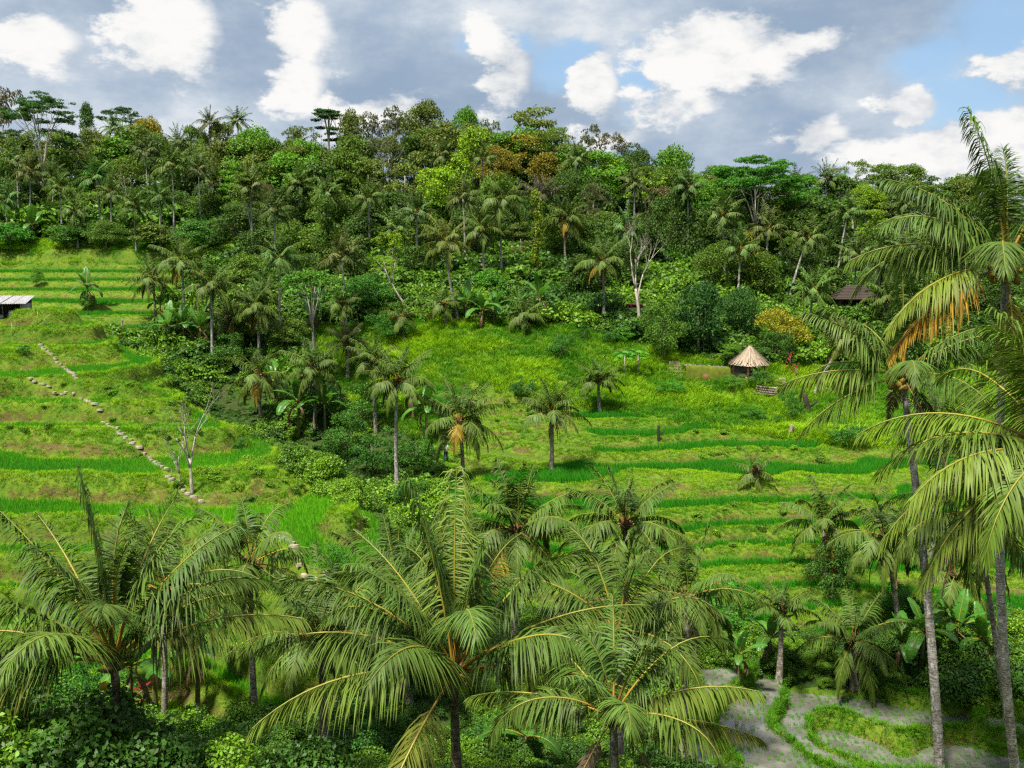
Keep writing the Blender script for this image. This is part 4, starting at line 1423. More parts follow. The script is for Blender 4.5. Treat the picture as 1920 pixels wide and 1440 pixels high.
# ------------------------------------------------------------------ the jungle
ORD = ['first', 'second', 'third', 'fourth', 'fifth', 'sixth', 'seventh', 'eighth', 'ninth', 'tenth', 'eleventh', 'twelfth', 'thirteenth', 'fourteenth', 'fifteenth',
       'sixteenth', 'seventeenth', 'eighteenth', 'nineteenth', 'twentieth']
ORD += ['twenty-' + w for w in ORD[:9]] + ['thirtieth'] + ['thirty-' + w for w in ORD[:9]]
def wood_depth(cx, cyy):
    if cx < 430:
        return 168 + max(0, 430 - cyy) / 230 * 42
    return float(np.clip(119 + (560 - cyy) / 340 * 78, 108, 200))
def band(cyy):
    return 'skyline' if cyy < 285 else ('upper jungle' if cyy < 365 else ('middle jungle' if cyy < 465 else 'jungle foot'))
CN = {DARK: 'dark green', MID: 'mid green', BRIGHT: 'bright green', LIME: 'lime green', OLIVE: 'olive green', GOLD: 'golden', BROWN: 'brownish', GREY: 'greyish', YELLOW: 'yellow-green', ORANGE: 'orange-tinged'}
KN = {'round': 'dense round-crowned', 'conic': 'narrow pointed', 'loose': 'loose open-crowned', 'layer': 'flat-layered', 'bush': 'bushy'}
WOOD = [
    (12, 240, 42, 70, 'loose', BROWN), (165, 262, 32, 48, 'conic', DARK), (275, 262, 30, 36, 'round', GOLD), (300, 300, 36, 36, 'round', DARK), (365, 275, 34, 34, 'round', MID),
    (415, 268, 30, 34, 'round', OLIVE), (480, 296, 52, 46, 'round', BRIGHT), (440, 345, 46, 40, 'layer', BRIGHT), (350, 330, 40, 40, 'round', DARK), (120, 300, 50, 45, 'layer', MID),
    (560, 275, 36, 36, 'loose', OLIVE), (590, 305, 36, 34, 'round', MID), (662, 262, 32, 46, 'round', OLIVE), (708, 256, 32, 40, 'loose', GREY), (742, 246, 30, 40, 'loose', GREY),
    (797, 250, 46, 48, 'round', OLIVE), (872, 252, 30, 44, 'round', BRIGHT), (890, 288, 36, 44, 'round', LIME), (925, 268, 32, 40, 'loose', OLIVE), (1005, 250, 60, 46, 'layer', OLIVE),
    (1040, 275, 44, 34, 'layer', MID), (1100, 278, 34, 40, 'loose', GREY), (1145, 292, 34, 40, 'loose', BROWN), (1200, 322, 34, 34, 'round', DARK), (1262, 325, 52, 42, 'round', BRIGHT),
    (1180, 300, 26, 30, 'loose', DARK), (1340, 350, 40, 36, 'round', MID), (1610, 330, 34, 28, 'loose', MID), (1655, 336, 28, 26, 'round', MID), (1700, 340, 34, 28, 'round', MID), (1560, 345, 34, 30, 'loose', GREY),
    (1740, 360, 36, 30, 'layer', DARK), (1800, 360, 36, 30, 'round', MID), (1860, 350, 36, 30, 'round', DARK),
    (980, 290, 52, 34, 'round', GOLD), (930, 312, 36, 30, 'round', ORANGE), (1025, 318, 34, 28, 'round', ORANGE), (762, 330, 48, 42, 'loose', OLIVE), (822, 365, 46, 44, 'round', LIME), (850, 330, 36, 36, 'round', LIME),
    (720, 300, 44, 38, 'loose', GREY), (690, 340, 46, 42, 'loose', OLIVE), (650, 325, 44, 40, 'round', MID), (600, 350, 46, 42, 'round', DARK), (555, 395, 50, 46, 'round', DARK), (1075, 315, 40, 36, 'round', BRIGHT),
    (1150, 335, 34, 36, 'round', LIME), (1215, 356, 38, 34, 'loose', LIME), (1232, 392, 42, 40, 'loose', BROWN), (1115, 400, 38, 56, 'round', DARK), (1280, 455, 60, 80, 'conic', DARK), (1255, 420, 46, 50, 'round', DARK),
    (1400, 400, 50, 44, 'round', DARK), (1470, 400, 50, 44, 'round', MID), (1350, 430, 50, 50, 'round', DARK), (1622, 392, 36, 40, 'round', LIME), (1640, 430, 30, 36, 'layer', LIME), (1540, 420, 50, 46, 'round', DARK), (1500, 440, 44, 44, 'round', DARK),
    (1570, 480, 50, 46, 'round', DARK), (1690, 420, 46, 44, 'loose', OLIVE), (1660, 480, 46, 44, 'round', DARK), (1740, 470, 48, 46, 'round', MID), (1800, 430, 50, 46, 'round', DARK), (1870, 440, 50, 50, 'round', MID),
    (1400, 495, 42, 44, 'conic', GOLD), (1425, 545, 44, 46, 'round', MID), (1500, 520, 46, 46, 'round', DARK), (1350, 540, 46, 50, 'round', MID), (1560, 555, 46, 44, 'round', DARK), (1690, 560, 46, 44, 'round', DARK), (1760, 560, 50, 46, 'round', MID), (1860, 560, 55, 50, 'round', DARK),
    (500, 460, 50, 46, 'round', DARK), (440, 430, 48, 44, 'round', DARK), (620, 410, 44, 60, 'round', MID), (605, 470, 44, 44, 'round', MID), (680, 470, 48, 46, 'round', DARK), (738, 500, 38, 42, 'loose', LIME),
    (660, 530, 42, 36, 'round', DARK), (880, 470, 48, 52, 'round', DARK), (975, 480, 30, 44, 'loose', OLIVE), (1050, 470, 46, 50, 'round', MID), (1110, 490, 44, 50, 'round', DARK), (1165, 540, 44, 46, 'round', DARK), (1095, 560, 44, 40, 'round', DARK),
    (740, 410, 50, 46, 'round', DARK), (690, 420, 46, 46, 'round', DARK), (545, 470, 42, 42, 'round', MID), (330, 420, 46, 42, 'round', DARK), (395, 430, 44, 42, 'round', MID), (285, 400, 44, 42, 'round', DARK),
    (225, 400, 42, 42, 'round', DARK), (60, 410, 46, 42, 'round', DARK), (120, 400, 40, 40, 'round', MID), (15, 400, 40, 44, 'round', DARK), (180, 420, 36, 36, 'round', MID), (225, 440, 26, 26, 'round', BRIGHT), (790, 440, 44, 44, 'round', MID),
    (1010, 400, 46, 44, 'round', DARK), (1130, 440, 36, 40, 'round', MID), (480, 390, 46, 42, 'round', MID), (400, 385, 44, 40, 'round', DARK), (240, 340, 44, 40, 'round', MID), (170, 350, 40, 40, 'round', DARK), (90, 350, 44, 40, 'round', DARK), (20, 335, 44, 44, 'round', MID),
    (540, 330, 44, 40, 'round', BRIGHT), (500, 345, 40, 36, 'round', MID), (930, 370, 40, 40, 'round', MID), (880, 400, 40, 40, 'round', DARK), (960, 430, 40, 44, 'round', DARK), (1310, 380, 44, 40, 'round', BRIGHT), (1070, 370, 46, 44, 'round', DARK),
    (410, 500, 40, 36, 'round', DARK), (470, 520, 40, 36, 'round', MID), (570, 530, 40, 36, 'round', DARK), (780, 530, 36, 36, 'round', DARK), (820, 500, 40, 40, 'round', DARK), (1210, 480, 40, 50, 'round', DARK),
]
SKYX = [0, 130, 250, 400, 520, 600, 700, 800, 1000, 1080, 1180, 1320, 1450, 1550, 1700, 1920]
SKYY = [255, 255, 250, 275, 268, 275, 262, 248, 248, 275, 305, 325, 338, 342, 352, 356]
_r = np.random.RandomState(5)
for i in range(62):
    cx = i / 61 * 1900 + _r.uniform(-20, 20)
    s = float(np.interp(cx, SKYX, SKYY))
    WOOD.append((cx, s + _r.uniform(26, 46), _r.uniform(34, 50), _r.uniform(32, 42), ['round', 'loose', 'layer', 'round'][_r.randint(4)], [DARK, MID, MID, OLIVE, OLIVE, BRIGHT][_r.randint(6)]))
_cnt = {}
_named = []
for w in sorted(WOOD, key=lambda w: w[0]):
    k = (w[4], w[5], band(w[1]))
    _cnt[k] = _cnt.get(k, 0) + 1
    _named.append((w, _cnt[k], k))
for (cx, cyy, rx, ry, kind, col), o_, k in _named:
    lb = f'{CN[col]} {KN[kind]} tree in the {k[2]} row, {ORD[o_ - 1]} such from the hut end' if _cnt[k] > 1 else f'the only {CN[col]} {KN[kind]} tree in the {k[2]} row'
    if cyy < 335:
        cyy, ry = cyy + ry * 0.38, ry * 1.36
    tree('jungle_tree', lb, cx, cyy, rx * 1.15, ry * 1.12, wood_depth(cx, cyy), kind, col, 'trees of the jungle', M_BARK_PALE if kind == 'loose' else None)

umbrella_tree('umbrella_tree', 'tall umbrella-crowned tree with pale forked trunk above the far terraces', 86, 172, 80, 178, 410, (0.045, 0.115, 0.018), seed=1, npad=26, tiers=0.75, fork=0.40)
umbrella_tree('umbrella_tree', 'flat dark umbrella tree on the skyline above the far terraces', 235, 198, 52, 215, 330, (0.040, 0.095, 0.02), seed=2, npad=14, tiers=0.35)
umbrella_tree('umbrella_tree', 'wide bright umbrella tree with many pale limbs on the skyline above the house', 1415, 282, 100, 150, 480, (0.060, 0.200, 0.014), seed=3, npad=34, tiers=0.62, fork=0.35)
umbrella_tree('feathery_tree', 'tall thin tree with feathery tiers rising alone from the skyline', 618, 190, 30, 190, 340, (0.04, 0.10, 0.02), seed=4, npad=20, tiers=2.4, dome=0.8, fork=0.72, sparse=0.8, padk=2.4)
umbrella_tree('feathery_tree', 'small feathery tree on the skyline next to the big olive dome', 740, 208, 22, 192, 320, (0.045, 0.085, 0.025), seed=6, npad=14, tiers=2.0, dome=0.8, fork=0.7, sparse=0.7, padk=2.4)
umbrella_tree('umbrella_tree', 'bright flat-topped tree on a white trunk in the gully', 590, 496, 72, 98, 770, (0.08, 0.20, 0.014), seed=5, npad=20, tiers=0.5, bark=M_BARK_WHITE, fork=0.55)
bare_tree('bare_tree', 'leafless white tree standing among dark jungle beside the dense dark tree', 1200, 572, 422, 107, 0.24, 1, 6, thick=0.9)
bare_tree('bare_tree', 'taller leafless white tree on the terraced hill', 360, 926, 742, 53, 0.26, 2, 5, thick=1.0)
bare_tree('bare_tree', 'shorter leafless white tree on the terraced hill', 338, 928, 800, 53.5, 0.24, 3, 4, thick=0.85)
# trees standing on their own at the jungle foot
tree('shade_tree', 'large dense dark green tree over the garden stairs', 1312, 612, 56, 76, 102, 'round', (0.036, 0.105, 0.016), r0=0.2)
tree('garden_tree', 'smaller olive green round tree beside the garden stairs', 1243, 618, 46, 52, 100, 'bush', (0.085, 0.17, 0.016), r0=0.13)
tree('flowering_tree', 'yellow-topped round tree behind the thatched pavilion', 1472, 620, 52, 50, 103, 'bush', (0.30, 0.28, 0.014), r0=0.16, bark=M_BARK_PALE)
tree('garden_tree', 'green tree under the yellow-topped tree', 1455, 668, 42, 34, 101, 'bush', (0.06, 0.15, 0.016), r0=0.1)
tree('garden_tree', 'low flat bright tree behind the thatched roof', 1372, 657, 26, 14, 99, 'layer', (0.10, 0.22, 0.014), r0=0.07)
tree('shade_tree', 'dark tree between the shade tree and the yellow-topped tree', 1390, 615, 46, 56, 106, 'round', (0.042, 0.115, 0.016))
tree('flowering_tree', 'dull reddish-green tree in the middle of the jungle', 1110, 385, 30, 40, 140, 'loose', (0.090, 0.095, 0.030))

# vine-wrapped trunk
def vine_column(label, px, top, bot, D, r, color, seed):
    rng = np.random.RandomState(seed)
    a, b = P(px, top, D), P(px, bot, D)
    gzv = ground(b.x, b.y)
    root = thing('vine_wrapped_trunk', label, 'tree', (b.x, b.y, gzv))
    H = a.z - gzv
    q = np.linspace(0, 1, 12)
    mb = MB(); mb.tube(np.stack([np.sin(q * 4) * .1, q * 0, q * H - .3], 1), 0.16 * (1 - .5 * q), 7)
    obj('trunk', mb.mesh('trunk', [M_BARK], True), root)
    B = [(rng.normal() * r * .4, rng.normal() * r * .4, z, r * rng.uniform(.5, 1.0), r * 1.1) for z in np.linspace(H * .25, H, 26)]
    v, f = blob_leaves(rng, B, 420, 0.24, 0.08, 0.2, 0.5, -1)
    obj('crown', mesh_np('vine_leaves', v, f, [M_LEAF]), root, color=color)
vine_column('trunk wrapped in yellow-green vines beside the withered grey palm', 1006, 362, 510, 124, 0.6, (0.17, 0.24, 0.012), 1)
vine_column('leaning trunk hung with light green vines in the middle jungle', 612, 380, 500, 128, 1.0, (0.075, 0.145, 0.014), 2)
vine_column('low green pillar of climbing leaves at the foot of a pale palm', 942, 530, 600, 111, 0.55, (0.07, 0.19, 0.014), 3)

for i, (cx, cyy, rx, ry, D, b_, kd, cl, lb) in enumerate((
        (455, 352, 34, 30, 142, (484, 492), 'layer', MID, 'slim white trunk leaning towards the hut end at the middle of the jungle'),
        (492, 368, 30, 26, 143, (512, 480), 'loose', BROWN, 'second slim leaning trunk with thin brownish crown'),
        (720, 500, 26, 22, 114, (768, 552), 'loose', LIME, 'slim trunk slanting steeply at the foot of the jungle'),
        (1372, 430, 24, 26, 132, (1362, 510), 'loose', MID, 'slim straight pale trunk below the wide umbrella tree'),
        (232, 330, 26, 24, 168, (236, 430), 'loose', OLIVE, 'slim pale trunk between the distant palms above the far terraces'),
        (1478, 470, 24, 26, 128, (1474, 556), 'loose', MID, 'slim dark-shaded pale trunk near the golden pointed tree'))):
    thin_tree(lb, cx, cyy, rx, ry, D, b_, kd, cl, 20 + i)
# ------------------------------------------------------------------ coconut palms
# far palms on and in the jungle: crown pixel, frond length in pixels, foot pixel
FAR = [
    (180, 335, 44, (190, 462), 168), (322, 312, 46, (325, 452), 168), (250, 385, 36, (256, 466), 163), (140, 395, 36, (146, 458), 164), (272, 285, 38, (275, 345), 185), (333, 268, 34, (334, 330), 195),
    (393, 232, 30, (393, 290), 205), (445, 228, 28, (446, 290), 205), (215, 242, 25, (216, 300), 210), (55, 322, 42, (52, 432), 172), (8, 375, 44, (18, 445), 168), (400, 345, 36, (397, 395), 178),
    (560, 345, 38, (560, 410), 165), (612, 365, 36, (612, 430), 158), (742, 432, 42, (742, 480), 142), (1550, 338, 36, (1545, 410), 170), (1590, 400, 40, (1568, 532), 142), (1605, 480, 34, (1600, 575), 128),
    (1515, 448, 40, (1478, 552), 130), (1388, 468, 40, (1383, 518), 128), (1525, 545, 36, (1518, 610), 116), (1650, 500, 40, (1640, 605), 124), (1175, 430, 42, (1172, 490), 136), (830, 290, 34, (830, 350), 178),
    (905, 300, 34, (905, 350), 176), (1080, 300, 34, (1080, 360), 174), (525, 485, 50, (527, 602), 112), (640, 482, 40, (648, 600), 114), (660, 285, 30, (660, 340), 186), (1700, 380, 38, (1700, 440), 158),
    (560, 270, 30, (560, 320), 196), (1190, 345, 36, (1190, 400), 160), (1490, 350, 34, (1490, 420), 165), (100, 330, 34, (100, 400), 178), (1355, 405, 36, (1362, 480), 138),
    (112, 352, 34, (118, 440), 168), (208, 362, 36, (212, 450), 166), (298, 368, 34, (300, 450), 164), (372, 318, 34, (374, 420), 172), (468, 352, 36, (472, 470), 150), (515, 395, 38, (520, 480), 140),
    (690, 372, 36, (694, 470), 146), (782, 398, 36, (784, 500), 138), (868, 372, 36, (872, 480), 140), (1290, 350, 34, (1292, 430), 150), (1440, 430, 34, (1436, 520), 132), (1700, 470, 38, (1690, 590), 128), (30, 300, 34, (34, 400), 178),
]
_c = 0
_ft = {}
_fs = sorted([(a, b, c, d, e * 0.945) for a, b, c, d, e in FAR], key=lambda a: a[0])
for p_ in _fs:
    b = band(p_[1]); _ft[b] = _ft.get(b, 0) + 1
_fc = {}
for i, (cx, cyy, rp, base, D) in enumerate(_fs):
    b = band(cyy)
    _fc[b] = _fc.get(b, 0) + 1
    palm('coconut_palm', f'small distant coconut palm in the {b} row, {ORD[_fc[b] - 1]} from the hut end', cx, cyy, D, max(3.4, rp * D / FPX * 1.08), base, 'far', seed=i, group='distant palms of the jungle',
         bark=M_PTRUNK_WHITE, r=0.17, color=(0.085, 0.145, 0.030))

MIDP = [
    # crown px, D, frond metres, foot px, label, options
    (835, 455, 118, 4.0, (862, 605), 'pale coconut palm with a curved trunk at the middle of the jungle foot', dict(color=(0.11, 0.135, 0.022), yellow=.4)),
    (905, 432, 120, 3.6, (912, 545), 'darker coconut palm behind the curved pale palm', dict()),
    (940, 375, 122, 3.9, (942, 540), 'tall straight coconut palm with white trunk over the walled yard', dict(bark=M_PTRUNK_WHITE)),
    (1060, 410, 120, 3.7, (1062, 520), 'coconut palm with golden lower fronds beside the vine-wrapped trunk', dict(yellow=.6)),
    (1130, 490, 110, 3.7, (1132, 612), 'coconut palm with drooping pale fronds before the leafless white tree', dict(yellow=.5)),
    (285, 525, 122, 3.6, (292, 598), 'short coconut palm standing on the edge of the far terraces', dict()),
    (340, 490, 106, 3.6, (345, 640), 'tall gully palm, first of three with pale trunks behind the hill crest', dict(bark=M_PTRUNK_WHITE)),
    (373, 512, 105, 2.0, (371, 645), 'slim areca palm with golden hanging flowers between two gully palms', dict(bark=M_PTRUNK_WHITE, n=11, flowers=5, dry=0, r=0.08)),
    (395, 535, 102, 3.4, (398, 690), 'tall gully palm, third of three with pale trunks behind the hill crest', dict(bark=M_PTRUNK_WHITE)),
    (432, 600, 100, 3.0, (427, 660), 'brown-trunked drooping palm in the gully', dict(dry=5, color=(0.08, 0.10, 0.03))),
    (482, 575, 104, 3.8, None, 'big bushy palm in the upper gully', dict()),
    (500, 545, 108, 3.0, None, 'upright young palm in the upper gully', dict(min_age=0.0, n=12)),
    (485, 705, 84, 3.4, (490, 790), 'wide palm with a golden spear against the gully shade', dict(yellow=.3, n=18)),
    (588, 690, 86, 3.3, (590, 815), 'coconut palm next to the white-trunked flat-topped tree', dict()),
    (650, 640, 100, 2.8, (652, 710), 'ragged grey-green palm at the top of the gully', dict(dry=5, color=(0.10, 0.11, 0.035))),
    (640, 570, 108, 2.6, (648, 640), 'small palm above the ragged grey-green palm', dict()),
    (700, 675, 92, 3.0, (706, 815), 'palm with dark crown left of the slender grey-trunked palm'.replace(' left of', ' behind'), dict()),
    (745, 715, 82, 3.7, (746, 930), 'slender grey-trunked palm at the gully mouth', dict(bark=M_PTRUNK_WHITE, nuts=4)),
    (862, 790, 77, 4.2, (868, 905), 'palm with a full drooping skirt of fronds at the edge of the terraced slope', dict(nuts=9, nutcol=(.32, .22, .03), yellow=.3, hang=1.2)),
    (1035, 775, 78, 3.4, (1033, 888), 'palm with upright brown-edged fronds in the middle of the terraced slope', dict(dry=4, ages=lambda a: a * 0.72, bark=M_PTRUNK)),
    (1122, 715, 92, 2.9, (1125, 775), 'young palm with one dry frond on the grass slope', dict(dry=2, ages=lambda a: a * 0.75)),
    (755, 595, 106, 2.6, None, 'low bushy palm on the upper grass slope', dict(n=14)),
    (832, 570, 108, 2.8, (838, 612), 'short palm beside the curved pale palm', dict(n=14)),
    (985, 592, 106, 3.2, None, 'low spreading palm among bananas at the jungle foot', dict(n=18)),
    (1418, 885, 74, 2.3, (1421, 908), 'small young palm alone on the terraced slope', dict(n=13, dry=1, yellow=.5)),
    (1583, 640, 96, 3.0, (1522, 742), 'leaning palm with thin white trunk near the pavilion garden', dict(bark=M_PTRUNK_WHITE, dry=3, color=(0.12, 0.135, 0.03))),
    (1665, 560, 104, 3.2, (1640, 620), 'palm standing close to the dark-roofed house', dict()),
    (970, 995, 46, 3.9, None, 'leafy palm at the centre, behind the tall-speared front palm', dict(n=24, nuts=5, dry=4)),
    (1172, 985, 45, 3.6, None, 'palm with dried skirt standing before the terraced slope', dict(n=22, dry=5)),
    (745, 1110, 37, 3.7, (772, 1330), 'palm with yellow young nuts beside the tall-speared front palm', dict(n=22, nuts=8, nutcol=(.45, .33, .03))),
    (600, 1195, 33, 3.4, None, 'palm with thin yellow stalks above the red-leaved plant', dict(n=18, ages=lambda a: a * 0.8)),
    (1290, 1120, 38, 3.2, None, 'palm leaning fronds over the shrubs beside the flooded paddies', dict(n=16)),
    (1660, 1010, 48, 3.2, (1692, 1195), 'palm with a dark dead skirt below the terraced slope', dict(n=22, dry=7)),
    (1545, 985, 52, 2.9, (1552, 1090), 'lower palm tucked under the terraced slope beside the dead-skirted palm', dict(n=18)),
    (1465, 1150, 50, 2.4, (1460, 1290), 'upright young palm with brown stem above the flooded paddies', dict(n=15, ages=lambda a: a * 0.7, dry=2)),
    (1600, 1200, 47, 3.1, (1603, 1290), 'low fountain-shaped palm behind the flooded paddies', dict(n=20, dry=2)),
    (1760, 800, 60, 3.6, None, 'shaded palm behind the coconut-laden tall palm', dict(n=18)),
    (1790, 1080, 50, 3.0, None, 'shaded palm behind the leaning grey trunk', dict(n=14)),
]
for i, (cx, cyy, D, L, base, lb, kw) in enumerate(MIDP):
    palm('coconut_palm', lb, cx, cyy, D, L, base, 'mid', seed=40 + i, **{**dict(dry=2, n=23), **kw})

# the palms nearest the viewer
UP = lambda k: (lambda a: a * k)
palm('coconut_palm', 'big central front palm with tall orange spears and yellow-ribbed fronds', 852, 1262, 26, 5.4, (868, 1500), 'near', 14, seed=3, bark=M_PTRUNK_DARK, r=0.165, nuts=5, flowers=3, dry=0, nutcol=(.30, .28, .05), ages=UP(0.50),
     custom=((560, 1300, 14, 52, PPALE, -.5), (1110, 1290, 12, 42, (0.11, 0.17, 0.026), -.4), (760, 1440, -22, 48, (0.15, 0.17, 0.025), -2.6), (640, 1200, 34, 62, (0.095, 0.15, 0.022), -.6), (850, 860, 88, 6, (0.14, 0.20, 0.022), .3),
             (815, 870, 83, 12, PG, .4), (1040, 1120, 36, 40, (0.10, 0.16, 0.022), .3), (1010, 1230, 20, 75, PPALE, -.7)))
palm('coconut_palm', 'big front palm with orange nuts and dark trunk on the hut side', 212, 1240, 25.5, 5.1, (232, 1500), 'near', 13, seed=12, droop=.85, color=(0.074, 0.132, 0.018), bark=M_PTRUNK_DARK, r=0.175, nuts=6, nutcol=(.42, .20, .02), dry=0, ages=UP(0.48), lw=0.045,
     custom=((160, 850, 87, 8, PG, .5), (60, 1380, 12, 95, (0.15, 0.18, 0.028), -1.0), (480, 1160, 30, 40, (0.13, 0.18, 0.028), -.2), (340, 950, 62, 35, PG, -.4), (60, 1000, 58, 22, PG, 0), (0, 1240, 14, 40, PG, -.3)))
palm('coconut_palm', 'slender front palm with dry hanging fronds above the banana plants', 308, 1115, 35, 3.9, (310, 1500), 'near', 9, seed=14, r=0.13, bark=M_PTRUNK, dry=3, nuts=3, ages=UP(.6), droop=1.3,
     custom=((480, 1060, 40, 70, PG, -.4), (200, 1050, 30, 60, PG, -.2)))
palm('coconut_palm', 'mid-sized palm with orange nuts and drooping fronds over the hill path', 470, 1058, 38, 3.4, (478, 1330), 'near', 17, seed=21, r=0.14, nuts=5, nutcol=(.36, .15, .02), dry=1, droop=1.2, nl=70, lw=.06)
palm('coconut_palm', 'tall leaning palm with coconut clusters and white-speckled trunk', 1692, 705, 39, 4.6, (1768, 1450), 'near', 9, seed=30, r=0.21, bark=M_PTRUNK_WHITE, nuts=20, dry=4, baseD=39.5, nutcol=(.22, .15, .025), ages=UP(.7), lw=.056, nl=76,
     custom=((1695, 520, 88, 6, (0.06, 0.12, 0.018), .2), (1500, 700, 12, 40, PPALE, -.5), (1540, 830, -12, 45, (0.09, 0.15, 0.022), -.5), (1860, 640, 35, 35, PG, .3), (1570, 570, 45, 30, (0.10, 0.16, 0.024), .3)))
palm('coconut_palm', 'tallest palm by the picture edge with one orange withering frond', 1886, 498, 31, 4.7, (1925, 1440), 'near', 13, seed=33, r=0.19, bark=M_PTRUNK_WHITE, nuts=14, dry=0, baseD=37, nutcol=(.30, .22, .03), ages=UP(.66), yellow=0,
     custom=((1730, 650, -18, 35, PYEL, -.5), (1880, 700, -70, 12, (0.20, 0.19, 0.022), -1.5), (1700, 560, 0, 55, (0.16, 0.21, 0.024), -.6), (1690, 470, 25, 55, (0.11, 0.17, 0.02), -.2), (1850, 270, 80, 20, (0.09, 0.16, 0.018), -.3), (1740, 330, 52, 45, PG, .2)))
palm('coconut_palm', 'palm on a grey leaning trunk with a dead brown skirt', 1832, 965, 39, 4.2, (1925, 1400), 'near', 17, seed=36, r=0.15, bark=M_PTRUNK, nuts=6, dry=4, baseD=38, lw=.056, nl=76)
palm('coconut_palm', 'bright close palm reaching in from outside the picture edge', 1990, 860, 22, 4.4, (1990, 1600), 'near', 18, seed=38, r=0.17, bark=M_PTRUNK, dry=1, color=(0.095, 0.17, 0.016), ages=UP(.85),
     custom=((1780, 740, 35, 70, (0.13, 0.20, 0.018), .1), (1780, 900, 18, 60, (0.14, 0.20, 0.02), -.3), (1800, 1050, 0, 60, (0.13, 0.19, 0.02), -.5), (1850, 1100, -10, 60, PPALE, -.8)))
palm('coconut_palm', 'front palm with criss-crossing fronds beside the central front palm', 1160, 1185, 30, 4.3, (1160, 1500), 'near', 12, seed=44, r=0.15, dry=1, ages=UP(.72), lw=.046, color=(0.066, 0.115, 0.018), droop=.8)
palm('coconut_palm', 'low front palm with orange sheath below the criss-crossing palm', 1150, 1345, 23, 3.5, (1150, 1600), 'near', 10, seed=47, r=0.15, dry=2, yellow=.3, ages=UP(.6),
     custom=((990, 1260, 20, 40, PPALE, .2), (1440, 1210, 34, 40, PPALE, -.1), (1400, 1370, 5, 30, (0.17, 0.19, 0.024), -.3)))
palm('withered_palm', 'withered grey palm with upswept dead fronds in the jungle', 1015, 375, 128, 3.9, (990, 510), 'mid', 16, seed=99, color=(0.075, 0.068, 0.055), yellow=0, dry=3, ages=lambda a: a * 0.5)
# ------------------------------------------------------------------ buildings and garden
M_CONCRETE = flat_mat('weathered concrete', (0.40, 0.37, 0.33), (0.26, 0.24, 0.21), 3.0, 0.9, 0.2, 0.2)
M_WOOD = bark_mat('weathered timber', (0.10, 0.065, 0.04), (0.22, 0.15, 0.10), (12, 12, 2), 0.3)
M_DARKWOOD = bark_mat('dark boards', (0.025, 0.02, 0.017), (0.06, 0.045, 0.035), (12, 12, 2), 0.3)
M_GREYROOF = flat_mat('grey cement sheet', (0.33, 0.32, 0.33), (0.20, 0.20, 0.21), 5.0, 0.85, 0.2, 0.2)
M_WHITE = flat_mat('white paint', (0.72, 0.71, 0.70), (0.55, 0.53, 0.50), 3.0, 0.7)
M_ORANGE = flat_mat('orange plaster', (0.55, 0.28, 0.13), (0.42, 0.22, 0.11), 4.0, 0.85)
M_PINKSTONE = flat_mat('pinkish stone', (0.30, 0.215, 0.16), (0.19, 0.15, 0.12), 5.0, 0.9, 0.15, 0.3)
M_MOSS = flat_mat('moss on earth', (0.13, 0.155, 0.016), (0.085, 0.105, 0.014), 2.2, 0.95, 0.1, 0.5)
M_EARTHRED = flat_mat('bare orange earth', (0.33, 0.17, 0.08), (0.20, 0.10, 0.05), 5.0, 0.95, 0.1, 0.4)
M_TILE = flat_mat('brown roof tile', (0.085, 0.062, 0.05), (0.05, 0.038, 0.03), 9.0, 0.8)
M_RED = flat_mat('red roof sheet', (0.42, 0.06, 0.06), (0.26, 0.05, 0.05), 4.0, 0.7)
M_STUMPGREY = flat_mat('grey field stone', (.20, .19, .18), (.10, .095, .09), 5.0, .9, .2, .4)
M_BLUE = flat_mat('blue tarpaulin', (0.02, 0.14, 0.24), (0.02, 0.10, 0.17), 3.0, 0.5)

def thatch_mat():
    m, t, b = new_mat('dry thatch', 0.95, 0.05)
    isl = t.n('ShaderNodeNewGeometry').outputs['Random Per Island']
    c = t.mixc(isl, (0.17, 0.13, 0.09, 1), (0.40, 0.32, 0.23, 1))
    m.node_tree.links.new(c, b.inputs['Base Color'])
    return m
M_THATCH = thatch_mat()

